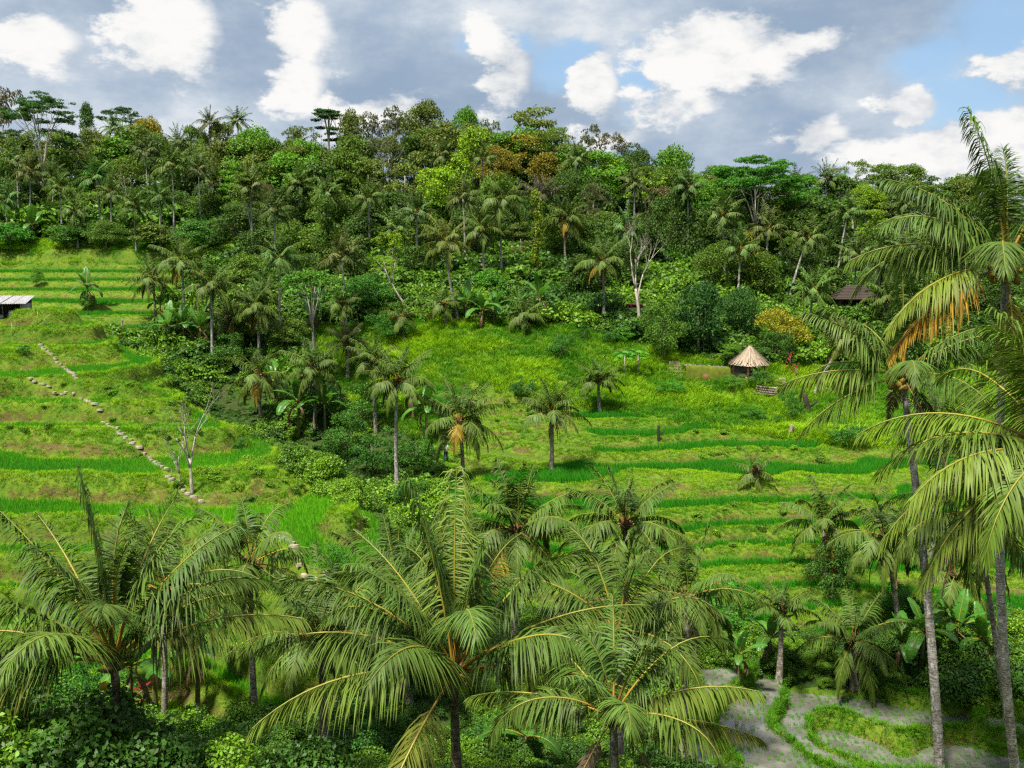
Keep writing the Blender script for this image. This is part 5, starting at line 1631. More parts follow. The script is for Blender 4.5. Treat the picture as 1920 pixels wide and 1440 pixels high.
def build_hut():
    o = _hut
    g = o.z
    root = thing('field_hut', 'open field hut with grey sheet roof above the terraced hill', 'hut', (o.x, o.y, g))
    W2 = 2.55
    for i, x in enumerate((-W2, 0.1, W2)):
        for y in (-0.9, 0.9):
            mb = MB(); mb.box((x, y, 0.7), (0.09, 0.09, 1.4)); obj('post', mb.mesh('post', [M_CONCRETE]), root)
    mb = MB(); mb.box((0, 0, 0.02), (W2 * 2 + .35, 2.3, 0.14)); obj('floor_slab', mb.mesh('floor_slab', [M_CONCRETE]), root)
    mb = MB(); mb.box((-1.8, -0.9, -0.6), (0.9, 0.5, 1.1)); obj('stone_pier', mb.mesh('stone_pier', [M_PINKSTONE]), root)
    mb = MB(); mb.box((0, 1.0, 0.9), (W2 * 2, 0.06, 1.65)); obj('back_wall', mb.mesh('back_wall', [M_DARKWOOD]), root)
    mb = MB(); mb.box((W2 - .04, 0.1, 0.75), (0.05, 1.7, 1.3)); obj('side_wall', mb.mesh('side_wall', [M_CONCRETE]), root)
    mb = MB(); mb.box((W2 * .72, -0.55, 0.42), (0.75, 0.6, 0.66)); obj('low_wall', mb.mesh('low_wall', [M_WHITE]), root)
    # corrugated roof sheets, sloping to the front
    for k in range(6):
        x0 = -W2 - .45 + k * (2 * W2 + .9) / 6
        x1 = x0 + (2 * W2 + .9) / 6 + 0.05
        n = 13
        xs = np.linspace(x0, x1, n)
        zz = 0.025 * np.cos(np.arange(n) * np.pi)
        front = np.stack([xs + (0.22 * (xs / W2) if True else 0), np.full(n, -1.55), 1.45 + zz + k % 2 * .012], 1)
        back = np.stack([xs * 0.93, np.full(n, 1.15), 2.0 + zz + k % 2 * .012], 1)
        v = np.concatenate([front, back, front - [0, 0, .02], back - [0, 0, .02]])
        i = np.arange(n - 1)
        f = np.concatenate([np.stack([i, i + 1, i + 1 + n, i + n], 1), np.stack([i + 2 * n, i + 3 * n, i + 1 + 3 * n, i + 1 + 2 * n], 1), np.stack([i, i + 2 * n, i + 1 + 2 * n, i + 1], 1)])
        obj('roof_sheet', mesh_np('roof_sheet', v, f, [M_GREYROOF]), root)
    rng = np.random.RandomState(3)
    # stored things on the floor
    b = thing('storage_box', 'pale box standing inside the field hut', 'box', (o.x + 1.35, o.y + 0.35, g + 0.09))
    mb = MB(); mb.box((0, 0, .32), (.62, .5, .64)); obj('body', mb.mesh('body', [M_PINKSTONE]), b)
    mb = MB(); mb.box((0, 0, .67), (.68, .56, .05)); obj('lid', mb.mesh('lid', [M_WHITE]), b)
    for k, (x, c, nm, lb) in enumerate(((-1.3, (0.35, 0.36, 0.38), 'grain_sack', 'grey sack lying on the field hut floor'), (-0.4, (0.46, 0.30, 0.24), 'grain_sack', 'brownish sack lying on the field hut floor'), (0.35, (0.5, 0.5, 0.52), 'grain_sack', 'white sack lying on the field hut floor'))):
        n, s = 7, 9
        vv = []
        for i in range(n):
            a = math.pi * i / (n - 1)
            for j in range(s):
                bb = 2 * math.pi * j / s
                q = rng.uniform(.88, 1.08)
                vv.append((-math.cos(a) * .42, math.sin(a) ** .6 * math.cos(bb) * .24 * q, .2 + math.sin(a) ** .6 * math.sin(bb) * .19 * q))
        ff = [(i * s + j, i * s + (j + 1) % s, (i + 1) * s + (j + 1) % s, (i + 1) * s + j) for i in range(n - 1) for j in range(s)]
        tag(obj(nm, mesh_np(nm, vv, np.array(ff), [flat_mat('sacking', c, None, 6)], None, True), None, (o.x + x, o.y - .15, g + 0.09), (0, 0, rng.uniform(-.5, .5))), lb, 'sack', 'sacks in the field hut')
build_hut()

def build_pavilion():
    o = _pav
    g = o.z
    rz = math.radians(28)
    root = thing('thatched_pavilion', 'small garden pavilion with pointed thatched roof and orange pillars', 'pavilion', (o.x, o.y, g), rz)
    mb = MB(); mb.box((0, 0, .12), (2.7, 2.7, .34)); mb.box((0, -1.45, 0), (1.1, .5, .2)); obj('platform', mb.mesh('platform', [M_PINKSTONE]), root)
    for sx in (-1, 1):
        for sy in (-1, 1):
            mb = MB(); mb.tube([(sx * 1.05, sy * 1.05, .28), (sx * 1.05, sy * 1.05, 1.75)], [.11, .10], 10, 1); mb.box((sx * 1.05, sy * 1.05, .36), (.34, .34, .18), 0)
            obj('pillar', mb.mesh('pillar', [M_PINKSTONE, M_ORANGE]), root)
    for sx in (-1, 1):
        mb = MB(); mb.box((sx * 1.05, 0, .55), (.10, 1.8, .5)); obj('low_wall', mb.mesh('low_wall', [M_PINKSTONE]), root)
    mb = MB(); mb.box((0, 1.05, .75), (1.8, .10, .95)); obj('back_wall', mb.mesh('back_wall', [M_PINKSTONE]), root)
    for s in (-1, 1):
        mb = MB(); mb.box((0, s * 1.05, 1.80), (2.4, .12, .14)); obj('beam', mb.mesh('beam', [M_WOOD]), root)
        mb = MB(); mb.box((s * 1.05, 0, 1.815), (.12, 2.4, .14)); obj('beam', mb.mesh('beam', [M_WOOD]), root)
    # thatch: layered straw bundles following a bell-shaped hip
    rng = np.random.RandomState(8)
    def surf(a, s):
        """a angle, s 0 at the peak .. 1 at the eave"""
        sq = 1.0 / max(abs(math.cos(a)), abs(math.sin(a))) ** 0.62
        r = (0.10 + 1.62 * s ** 0.92) * sq
        z = 1.62 + 1.72 * (1 - s) ** 1.12 - 0.06 * (sq - 1) * s
        return np.array([math.cos(a) * r, math.sin(a) * r, z])
    mb = MB()
    na, ns = 28, 8
    v = np.array([surf(2 * math.pi * j / na, i / (ns - 1)) * np.array([.97, .97, 1]) - [0, 0, .07] for i in range(ns) for j in range(na)])
    f = [(i * na + j, (i + 1) * na + j, (i + 1) * na + (j + 1) % na, i * na + (j + 1) % na) for i in range(ns - 1) for j in range(na)]
    mb.add(v, f)
    mb.add(np.concatenate([v[-na:], v[-na:] * np.array([.8, .8, 1]) + [0, 0, .05]]), [(j, j + na, (j + 1) % na + na, (j + 1) % na) for j in range(na)])
    rf = obj('roof', mb.mesh('roof', [M_THATCH]), root)
    mb = MB()
    for lay in range(9):
        s1 = (lay + 1.35) / 9.35
        s0 = max(0, s1 - 0.30)
        for k in range(int(40 + 75 * s1)):
            a = rng.uniform(0, 6.283)
            p0, p1 = surf(a, s0), surf(a + rng.uniform(-.03, .03), min(1.05, s1 + rng.uniform(-.05, .05)))
            t_ = np.array([-math.sin(a), math.cos(a), 0]) * rng.uniform(.03, .06)
            up = np.array([0, 0, 1]) * rng.uniform(.0, .035)
            mb.add([p0 - t_ + up, p0 + t_ + up, p1 + t_ + up, p1 - t_ + up], [(0, 1, 2, 3)])
    tag(obj('thatch', mb.mesh('thatch', [M_THATCH]), rf), kind='stuff')
    # bench inside
    b = thing('cushioned_bench', 'low bench with blue cushion inside the thatched pavilion', 'bench', (o.x + .25, o.y - .2, g + .29), rz)
    mb = MB(); mb.box((0, 0, .17), (1.0, .5, .34)); obj('seat_base', mb.mesh('seat_base', [M_WOOD]), b)
    mb = MB(); mb.box((0, 0, .40), (.95, .46, .12)); obj('cushion', mb.mesh('cushion', [flat_mat('faded blue cloth', (.30, .42, .55), (.22, .3, .42), 5)]), b)
build_pavilion()

def build_house():
    o = _house
    root = thing('jungle_house', 'dark house with brown hipped roof at the jungle edge', 'house', (o.x, o.y, o.z), math.radians(-6))
    w, d, h = 3.8, 2.8, 2.3
    mb = MB(); mb.box((0, 0, .1), (w + .6, d + .6, .3)); obj('plinth', mb.mesh('plinth', [M_CONCRETE]), root)
    mb = MB(); mb.box((-.3, .5, 1.3), (w - .6, d - 1.0, 2.1)); obj('wall', mb.mesh('wall', [M_DARKWOOD]), root)
    for k in range(5):
        mb = MB(); mb.box((-w / 2 + .1 + k * (w - .2) / 4, -d / 2 + .1, 1.3), (.12, .12, 2.1)); obj('post', mb.mesh('post', [M_WOOD]), root)
    for x in (-1.4, .9):
        wn = MB(); wn.box((x, -.52, 1.45), (.9, .05, 1.0)); q = obj('window', wn.mesh('window', [M_WOOD]), root)
        pn = MB(); pn.box((x, -.55, 1.45), (.74, .02, .84)); obj('pane', pn.mesh('pane', [flat_mat('dim window glass', (.03, .035, .05), None, 2, .1, .5)]), q)
    rail = MB(); rail.box((0, -d / 2 + .1, .8), (w, .06, .08)); obj('railing', rail.mesh('railing', [M_WHITE]), root)
    # hipped roof with rows of tiles
    W_, D_, z0, z1 = w / 2 + .7, d / 2 + .7, 2.25, 3.75
    rw = W_ - D_ * .75
    ev = np.array([(-W_, -D_, z0), (W_, -D_, z0), (W_, D_, z0), (-W_, D_, z0), (-rw, 0, z1), (rw, 0, z1)])
    mb = MB(); mb.add(ev - [0, 0, .05], np.array([(0, 1, 5, 4), (2, 3, 4, 5)])); mb.add(ev - [0, 0, .05], np.array([(1, 2, 5), (3, 0, 4), (0, 2, 1), (0, 3, 2)]))
    rf = obj('roof', mb.mesh('roof', [M_TILE]), root)
    rng = np.random.RandomState(2)
    def course(a, b, c, e, n):
        for i in range(n):
            t0, t1 = i / n, (i + 1.15) / n
            p0, p1 = a + (c - a) * t0, b + (e - b) * t0
            q0, q1 = a + (c - a) * t1, b + (e - b) * t1
            nn = np.cross(p1 - p0, q0 - p0); nn = nn / np.linalg.norm(nn) * .035
            m2 = MB(); m2.add([p0 + nn, p1 + nn, q1, q0, p0 - nn * .3, p1 - nn * .3], [(0, 1, 2, 3), (4, 5, 1, 0)])
            obj('tile_course', m2.mesh('tile_course', [M_TILE]), rf)
    course(ev[0], ev[1], ev[4], ev[5], 9)
    course(ev[1], ev[2], ev[5], ev[5], 9)
    course(ev[3], ev[0], ev[4], ev[4], 9)
build_house()

def on_ground(name, label, cat, px, py, parts, rz=0.0, group=None, sink=0.1):
    q = hit(px, py)
    root = thing(name, label, cat, (q.x, q.y, q.z - sink), rz, group)
    for nm, mat, boxes in parts:
        mb = MB()
        for b in boxes:
            mb.box(*b)
        obj(nm, mb.mesh(nm, [mat] if not isinstance(mat, list) else mat), root)
    return root
# garden stairs
def stairs(label, px, py, n, w, rise, run, rz=0.0, mat=None):
    q = hit(px, py)
    root = thing('garden_stairs', label, 'stairs', (q.x, q.y, q.z - .15), rz)
    for i in range(n):
        mb = MB(); mb.box((0.05 * math.sin(i * 2), i * run, (i + 1) * rise / 2), (w * (1 - .05 * i), run * 1.12, (i + 1) * rise)); obj('step', mb.mesh('step', [mat or M_PINKSTONE]), root)
    return root
stairs('pinkish stone garden stairs under the large dark shade tree', 1268, 704, 5, 1.35, .26, .42)
stairs('narrow stone steps rising past the planter wall', 1468, 728, 4, .7, .24, .4, -.2)
# mossy bank between the stairs and the pavilion
def moss_bank():
    a, b = hit(1286, 716), hit(1374, 716)
    root = thing('mossy_bank', 'smooth moss-covered bank between the garden stairs and the pavilion', 'bank', (a.x, a.y, a.z - .2))
    n, m = 26, 10
    v = []
    rng = np.random.RandomState(4)
    L = b.x - a.x
    for i in range(m):
        t = i / (m - 1)
        for j in range(n):
            s = j / (n - 1)
            top = 1.75 - .25 * s
            z = top * math.sin(min(1, t * 1.25) * math.pi / 2) + (0 if t < 1 else -.05)
            v.append((s * L, .5 * t * t + (1.2 if t > .85 else 0) * (t - .85) / .15 + .12 * math.sin(s * 7), z - .1 + rng.uniform(-.02, .02) + (b.z - a.z) * s))
    f = [(i * n + j, i * n + j + 1, (i + 1) * n + j + 1, (i + 1) * n + j) for i in range(m - 1) for j in range(n - 1)]
    obj('bank_face', mesh_np('bank_face', v, np.array(f), [M_MOSS], None, True), root)
    mb = MB()
    th = np.linspace(0, 2 * np.pi, 10, endpoint=False)
    mb.add([(L * .45, -.04, .7)] + [(L * .45 + math.cos(t) * .32 * (1 + .2 * math.sin(3 * t)), .0 + .01, .62 + math.sin(t) * .3) for t in th], [(0, 1 + i, 1 + (i + 1) % 10) for i in range(10)])
    obj('earth_scar', mb.mesh('earth_scar', [M_EARTHRED]), root)
    for k in range(9):
        s = k / 8
        em = MB(); em.box((0, 0, 0), (.42, .3, .22)); st = obj('edge_stone', em.mesh('edge_stone', [M_STUMPGREY]), root, (s * L * .85 + .1, .78, 1.62 - .25 * s + (b.z - a.z) * s), (rng.uniform(-.3, .3), rng.uniform(-.3, .3), rng.uniform(0, 6)), (rng.uniform(.7, 1.2), 1, rng.uniform(.6, 1.2)))
moss_bank()
# curved planter wall below the pavilion
def planter():
    a, b = hit(1418, 737), hit(1462, 745)
    root = thing('planter_wall', 'low curved stone planter wall below the pavilion', 'wall', (a.x, a.y, a.z - .2))
    L = b.x - a.x
    n = 16
    rng = np.random.RandomState(6)
    mb = MB()
    for k in range(n):
        for c in range(4):
            t = (k + .5 * (c % 2)) / n
            x = t * L
            y = -.6 * math.sin(t * math.pi)
            sb = MB(); sb.box((0, 0, 0), (L / n * rng.uniform(.85, .97), .26, .20 * rng.uniform(.85, .97)), 0, rng.uniform(-.12, .12))
            obj('stone', sb.mesh('stone', [M_PINKSTONE if rng.rand() < .7 else M_CONCRETE]), root, (x, y + rng.uniform(-.02, .02), .12 + c * .21 + (b.z - a.z) * t * .4))
planter()
# walled yard at the jungle foot
on_ground('yard_wall', 'low grey and pink yard walls behind the tall white-trunked palm', 'wall', 925, 548,
          [('gate_pillar', M_PINKSTONE, [((-1.4, 0, .95), (.75, .5, 1.9))]), ('wall_panel', M_CONCRETE, [((.4, .3, .75), (2.6, .25, 1.3))]), ('wall_panel', M_PINKSTONE, [((3.2, .2, .7), (2.2, .3, 1.2))]), ('coping', M_PINKSTONE, [((3.2, .2, 1.35), (2.4, .42, .1))])])
on_ground('tarpaulin_shelter', 'small shelter with blue tarpaulin behind the yard wall', 'shelter', 918, 540,
          [('post', M_WOOD, [((-.7, .9, 1.1), (.08, .08, 2.2))]), ('post', M_WOOD, [((.7, .9, 1.1), (.08, .08, 2.2))]), ('sheet', M_BLUE, [((0, .85, 2.05), (1.6, .12, .55))])])
on_ground('garden_shrine', 'small concrete gateway with red roof under the leafless white tree', 'shrine', 1188, 604,
          [('wall', M_STUMPGREY, [((-.35, 0, .8), (1.2, .5, 1.7))]), ('pillar', M_CONCRETE, [((.75, .1, .8), (.45, .5, 1.6))]), ('roof', M_RED, [((.1, .3, 2.0), (1.7, .9, .14))]), ('post', M_WOOD, [((-.6, .7, 1.0), (.1, .1, 2.0))]), ('post', M_WOOD, [((.85, .7, 1.0), (.1, .1, 2.0))])])
on_ground('garden_bench', 'weathered slatted garden bench below the red-roofed gateway', 'bench', 1163, 620,
          [('seat', M_WOOD, [((0, 0, .45), (1.5, .45, .07))]), ('backrest', M_WOOD, [((0, .25, .85), (1.5, .06, .14))]), ('backrest', M_WOOD, [((0, .25, 1.1), (1.5, .06, .14))])] +
          [('leg', M_WOOD, [((sx * .65, sy * .2, .22), (.07, .07, .44))]) for sx in (-1, 1) for sy in (-1, 1)], -.15)
# stumps and logs
M_STUMP = bark_mat('dead wood', (0.12, 0.085, 0.06), (0.34, 0.29, 0.23), (9, 9, 3), .6)
def stump(name, label, px, py, H, r, lean, seed, mat=None):
    rng = np.random.RandomState(seed)
    q = hit(px, py)
    t = np.linspace(0, 1, 8)
    mb = MB(); mb.tube(np.stack([lean[0] * t, lean[1] * t, -.25 + t * (H + .25)], 1), r * (1 - .3 * t) * (1 + rng.uniform(-.15, .15, 8)), 9)
    mb.tube([(0, 0, H * .3), (r * 2, 0, H * .55), (r * 2.6, .05, H * .8)], [r * .4, r * .3, r * .1], 6)
    tag(obj(name, mb.mesh(name, [mat or M_STUMP], True), None, q), label, 'stump')
stump('tree_stump', 'split grey stump on the bank above the upright young-palm terrace', 1478, 818, .9, .22, (.35, 0), 1)
stump('burnt_stump', 'dark narrow stump on the middle ledge of the terraced slope', 1235, 830, 1.3, .15, (-.05, 0), 2, M_DARKWOOD)
stump('leaning_log', 'dark leaning log overgrown beside the leaning white-trunked palm', 1518, 775, 1.7, .28, (-.5, .2), 3, M_DARKWOOD)
stump('dead_stump', 'bleached broken stump at the crest of the hill by the far terraces', 228, 622, 1.4, .14, (.1, .1), 4)
# bamboo stakes by the hut
for i, (px, py, dx, h) in enumerate(((70, 612, .1, 1.1), (74, 612, .9, .95), (24, 640, 0, 1.0))):
    q = hit(px, py)
    mb = MB(); mb.tube([(0, 0, -.2), (dx * .5, 0, h * .5), (dx, 0, h)], .025, 6)
    tag(obj('bamboo_stake', mb.mesh('bamboo_stake', [flat_mat('dry bamboo', (.42, .36, .16), None, 4)]), None, q), ['upright bamboo stake in the paddy below the hut', 'slanting bamboo stake in the paddy below the hut', 'thin bamboo stake on the ledge under the hut'][i], 'stake', 'bamboo stakes')

# ------------------------------------------------------------------ banana plants
BAN = [
    (245, 1372, 33, 2.3, 'banana plant with dead hanging leaves under the slender front palm', 1.15), (292, 1335, 34.5, 2.6, 'tall banana plant behind the slender front palm trunk', 1.1), (370, 1360, 34, 2.7, 'banana plant with wide pale leaves by the wet ground', 1.15),
    (220, 1440, 30, .9, 'young banana plant at the picture bottom near the dark trunk', .8), (285, 1445, 29, .8, 'banana shoot at the picture bottom beside the slender trunk', .7), (1385, 1300, 44, 1.3, 'lone small banana plant on the flooded paddy bank', .75),
    (1725, 1270, 47, 2.4, 'banana clump plant behind the speckled tall trunk', 1.2), (1790, 1260, 48, 2.2, 'banana plant with brown leaves below the leaning grey trunk', 1.15), (1840, 1265, 48, 1.9, 'banana plant in shade between the two edge trunks', 1.1),
    (1690, 1262, 47.5, 1.6, 'short banana plant beside the speckled tall trunk', 1.0), (1335, 1250, 48, 1.8, 'banana plant with shrivelled leaves at the shrub edge', 1.0), (1440, 1262, 47.5, 1.7, 'banana plant near the upright young palm', 1.0),
    (345, 655, 96, 2.2, 'banana plant below the three pale-trunked gully palms', 1.35), (375, 660, 96, 2.2, 'second banana plant below the three pale-trunked gully palms', 1.35), (318, 650, 97, 2.0, 'banana plant at the gully rim next to the hill crest', 1.3),
    (560, 820, 76, 2.6, 'banana plant under the palm by the white-trunked tree', 1.4), (520, 760, 82, 2.2, 'dark banana plant in the gully shade', 1.35), (610, 815, 78, 2.4, 'banana plant among shrubs in the middle gully', 1.35), (800, 830, 76, 2.6, 'banana plant at the edge of the drooping-skirt palm', 1.3), (775, 790, 80, 2.4, 'banana plant behind the slender grey-trunked palm', 1.3),
    (875, 605, 108, 2.0, 'bright banana plant at the jungle foot below the curved palm', 1.5), (905, 615, 107, 1.8, 'banana plant between the curved palm and the low spreading palm', 1.4), (925, 612, 107, 2.0, 'banana plant beside the pillar of climbing leaves', 1.4), (1010, 600, 107, 2.4, 'banana plant with one upright bright leaf by the low spreading palm', 1.5),
    (590, 620, 104, 2.2, 'banana plant above the flat-topped gully tree', 1.4), (1835, 780, 78, 2.0, 'banana plant behind the tallest palm trunk', 1.3), (300, 600, 112, 1.6, 'banana plant beside the short palm at the far terraces', 1.3), (165, 590, 112, 2.6, 'slender banana plant rising before the far terraces', 1.3),
    (60, 455, 160, 2.4, 'banana clump under the umbrella tree at the jungle foot', 2.0), (985, 1440, 30, 1.0, 'banana leaf clump below the central front palm', .9),
]
for i, (px, py, D, H, lb, s) in enumerate(BAN):
    banana(lb, px, py, D, H, i, 7 if i % 3 else 8, group=None, scale=s, dead=2 + i % 2)

# ------------------------------------------------------------------ shrubs one can tell apart
BUSH = [
    # foot px, radius px (x, z), colour, label
    (120, 1400, 85, 95, (0.030, 0.105, 0.012), 'big glossy bush right behind the dark front trunk'.replace('right ', '')), (40, 1440, 70, 60, (0.045, 0.120, 0.02), 'round-leaved bush at the bottom picture corner'), (175, 1345, 70, 65, (0.036, 0.115, 0.012), 'bush behind the orange nuts of the hut-side front palm'),
    (420, 1440, 70, 60, (0.045, 0.125, 0.014), 'broad bush under the wet-ground bananas'), (330, 1440, 50, 45, (0.040, 0.115, 0.012), 'bush at the foot of the slender front palm'), (650, 1440, 70, 60, (0.032, 0.100, 0.012), 'bush below the drooping frond of the central front palm'), (700, 1400, 60, 50, (0.035, 0.11, 0.012), 'bush behind the yellow drooping frond'),
    (940, 1430, 60, 50, (0.040, 0.115, 0.014), 'bush beside the central dark trunk'), (1345, 1180, 75, 55, (0.050, 0.160, 0.012), 'bright creeping bush at the foot of the terraced slope'), (1290, 1230, 60, 45, (0.045, 0.14, 0.012), 'leafy bush under the leaning palm fronds'), (1560, 1130, 45, 60, (0.055, 0.12, 0.018), 'tall loose shrub before the terraced slope'),
    (1740, 1180, 50, 40, (0.022, 0.07, 0.014), 'dark rounded bush behind the speckled trunk'), (1830, 1200, 55, 45, (0.035, 0.11, 0.012), 'green bush between the edge palm trunks'), (1680, 1150, 45, 30, (0.05, 0.15, 0.012), 'low bright bush on the lowest terrace'),
    (985, 745, 24, 22, (0.030, 0.10, 0.012), 'dark round bush on the ledge above the rice strips'), (1050, 668, 24, 24, (0.040, 0.13, 0.014), 'small bush on the upper grass slope'), (1240, 742, 14, 14, (0.06, 0.17, 0.014), 'pale bush below the garden stairs'), (1265, 742, 20, 22, (0.06, 0.20, 0.012), 'bright green bush below the garden stairs'),
    (1378, 735, 22, 16, (0.07, 0.17, 0.014), 'leafy bush in front of the thatched pavilion'), (1425, 728, 26, 16, (0.045, 0.12, 0.014), 'planting on top of the planter wall'), (1455, 728, 18, 14, (0.14, 0.20, 0.014), 'yellowish plant at the end of the planter wall'), (1485, 790, 22, 34, (0.045, 0.13, 0.014), 'climbing shrub down the bank beside the steps'),
    (1415, 790, 22, 14, (0.045, 0.14, 0.012), 'low shrub on the grass bank under the planter'), (1590, 830, 34, 26, (0.04, 0.13, 0.014), 'bush beneath the long fronds of the leaning nut palm'), (1455, 798, 10, 12, (0.05, 0.15, 0.014), 'tiny shrub on the brown bank'),
    (1170, 640, 18, 14, (0.06, 0.19, 0.012), 'light shrub below the garden bench'), (1145, 645, 18, 18, (0.035, 0.11, 0.012), 'dark shrub below the garden bench'), (1195, 635, 30, 18, (0.03, 0.09, 0.012), 'dark low bush beside the garden bench'), (1095, 640, 10, 16, (0.03, 0.09, 0.012), 'small upright shrub on the brown path'),
    (1192, 616, 22, 14, (0.04, 0.12, 0.012), 'bush in front of the red-roofed gateway'), (1125, 600, 40, 30, (0.025, 0.075, 0.014), 'dark shrub mass behind the yard'), (1000, 525, 22, 26, (0.06, 0.20, 0.012), 'bright green shrub over the yard wall'), (915, 555, 34, 24, (0.06, 0.17, 0.013), 'leafy shrub in front of the yard wall'), (730, 640, 34, 30, (0.04, 0.12, 0.012), 'bush on the gully rim by the grass slope'),
    (690, 590, 50, 36, (0.04, 0.12, 0.012), 'bush mass above the gully rim'), (470, 640, 46, 40, (0.085, 0.15, 0.016), 'yellow-green bamboo-like bush in the gully'), (540, 665, 46, 40, (0.085, 0.14, 0.016), 'second yellow-green bush in the gully'), (430, 690, 40, 36, (0.045, 0.11, 0.014), 'mid green bush at the gully side of the hill crest'),
    (285, 640, 30, 26, (0.045, 0.125, 0.013), 'green bush on the hill crest by the broken stump'), (330, 640, 34, 30, (0.055, 0.12, 0.018), 'thin twiggy bush below the red-leaved shrub'), (650, 860, 50, 50, (0.045, 0.12, 0.013), 'bush at the mouth of the gully'), (700, 890, 50, 50, (0.035, 0.10, 0.012), 'dark bush beside the slender grey trunk'),
    (600, 790, 46, 40, (0.04, 0.12, 0.013), 'bush in the middle gully'), (680, 800, 44, 44, (0.05, 0.13, 0.014), 'light bush beneath the dark-crowned palm'), (780, 880, 40, 44, (0.045, 0.12, 0.013), 'bush below the drooping-skirt palm'), (760, 960, 40, 36, (0.035, 0.10, 0.012), 'shrub where the gully meets the terraced slope'), (630, 1110, 36, 30, (0.05, 0.155, 0.012), 'bright leafy bush beside the short flight of stones'),
    (685, 960, 22, 30, (0.06, 0.15, 0.016), 'thin shrub at the end of the hill shoulder'), (450, 845, 14, 14, (0.05, 0.16, 0.012), 'small bush on the steep nose of the hill'), (45, 668, 12, 10, (0.035, 0.12, 0.012), 'small dark bush on the bank below the hut'),
    (20, 470, 40, 24, (0.045, 0.15, 0.014), 'bright grassy bush at the jungle foot by the umbrella tree'), (130, 465, 40, 22, (0.05, 0.12, 0.014), 'low bush under the distant palms'), (200, 466, 40, 26, (0.07, 0.13, 0.016), 'olive bush under the distant palms'), (290, 475, 46, 26, (0.085, 0.12, 0.02), 'dry olive bush above the far earth bank'), (380, 480, 46, 30, (0.045, 0.12, 0.014), 'green bush at the corner of the far terraces'),
    (70, 545, 12, 18, (0.08, 0.19, 0.014), 'feathery small tree beside the hut'), (165, 585, 14, 20, (0.07, 0.18, 0.014), 'young leafy tree before the far terraces'),
]
for i, (px, py, rx, ry, col, lb) in enumerate(BUSH):
    q = hit(px, py)
    m = q.y / FPX
    rng = np.random.RandomState(600 + i)
    root = thing('bush', lb, 'bush', q)
    rxm, rym = rx * m * 1.1, ry * m * 1.05
    obj('stem', limb_trunk(rng, rym, max(.03, .035 * rxm), rym * .8, rxm, rym, 5), root)
    kd = 'bush' if q.y < 112 else 'round'
    obj('crown', CROWNS[kd][i % 3], root, (0, 0, rym * .8), (0, 0, rng.uniform(0, 6.28)), (rxm, rxm * rng.uniform(.8, 1.1), rym), tuple(1.45 * c_ for c_ in col))

# red-leaved cordylines
def cordyline(label, px, py, H, seed, col=(0.26, 0.012, 0.03)):
    rng = np.random.RandomState(seed)
    q = hit(px, py)
    root = thing('red_leaved_plant', label, 'plant', q, 0, 'red-leaved plants')
    mb = MB(); mb.tube([(0, 0, -.2), (.05, 0, H * .6), (0, 0, H)], [.04, .03, .02], 6); obj('stem', mb.mesh('stem', [M_BARK], True), root)
    for i in range(16):
        a = i * 2.4
        m2 = MB()
        e = math.radians(75 - 5 * i)
        L = .62
        t = np.linspace(0, 1, 5)
        x = L * np.cumsum(np.cos(e - t * .8)) / 5
        z = L * np.cumsum(np.sin(e - t * .8)) / 5
        w = .075 * np.sin(np.pi * np.clip(t * .85 + .12, 0, 1))
        v = np.concatenate([np.stack([x, -w, z], 1), np.stack([x, w, z], 1)])
        m2.add(v, [(j, j + 1, j + 6, j + 5) for j in range(4)])
        obj('leaf', m2.mesh('leaf', [M_BANANA]), root, (0, 0, H - i * .05 * H), (0, 0, a), color=tuple(np.array(col) * rng.uniform(.7, 1.4)))
cordyline('crimson-leaved plant among the fronds beneath the hill path', 558, 1245, 1.6, 1)
cordyline('red-leaved shrub at the gully edge beside the far terraces', 303, 620, 2.0, 2)
cordyline('red-leaved plant between the front bananas', 268, 1330, 0.8, 3)
cordyline('red flowering plant by the yellow-topped tree', 1480, 700, 1.7, 4, (0.33, 0.04, 0.04))
cordyline('red flower spray beside the yard wall', 1018, 540, 1.6, 5, (0.36, 0.01, 0.01))
cordyline('red-flowered plant next to the planter steps', 1492, 712, 1.2, 6, (0.30, 0.03, 0.05))

# papaya trees
def papaya(label, px, py, H, seed):
    rng = np.random.RandomState(seed)
    q = hit(px, py)
    root = thing('papaya_tree', label, 'tree', q)
    mb = MB(); mb.tube([(0, 0, -.2), (.03, 0, H * .5), (0, 0, H)], [.08, .07, .05], 8); obj('trunk', mb.mesh('trunk', [M_BARK_PALE], True), root)
    for i in range(13):
        a = i * 2.4
        m2 = MB()
        e = math.radians(50 - 5 * i)
        p1 = np.array([math.cos(e) * .7, 0, math.sin(e) * .7])
        m2.tube([(0, 0, 0), p1 * .6 + [0, 0, .08], p1], [.018, .014, .01], 4, 1)
        for k in range(7):
            b = -1.5 + k * .5
            d = np.array([math.cos(b), math.sin(b), -.25])
            s = np.array([-math.sin(b), math.cos(b), 0]) * .09
            m2.add([p1, p1 + d * .22 - s, p1 + d * .45, p1 + d * .22 + s], [(0, 1, 2, 3)])
        obj('leaf', m2.mesh('leaf', [M_LEAF, M_RACHIS]), root, (0, 0, H), (0, .25, a), (1.2, 1.2, 1.2), color=(.07 * rng.uniform(.8, 1.3), .24, .014))
papaya('papaya tree with bare pale stem on the grass slope, nearer the jungle palms', 1171, 705, 2.2, 1)
papaya('papaya tree with bare pale stem on the grass slope, nearer the garden stairs', 1196, 706, 2.2, 2)

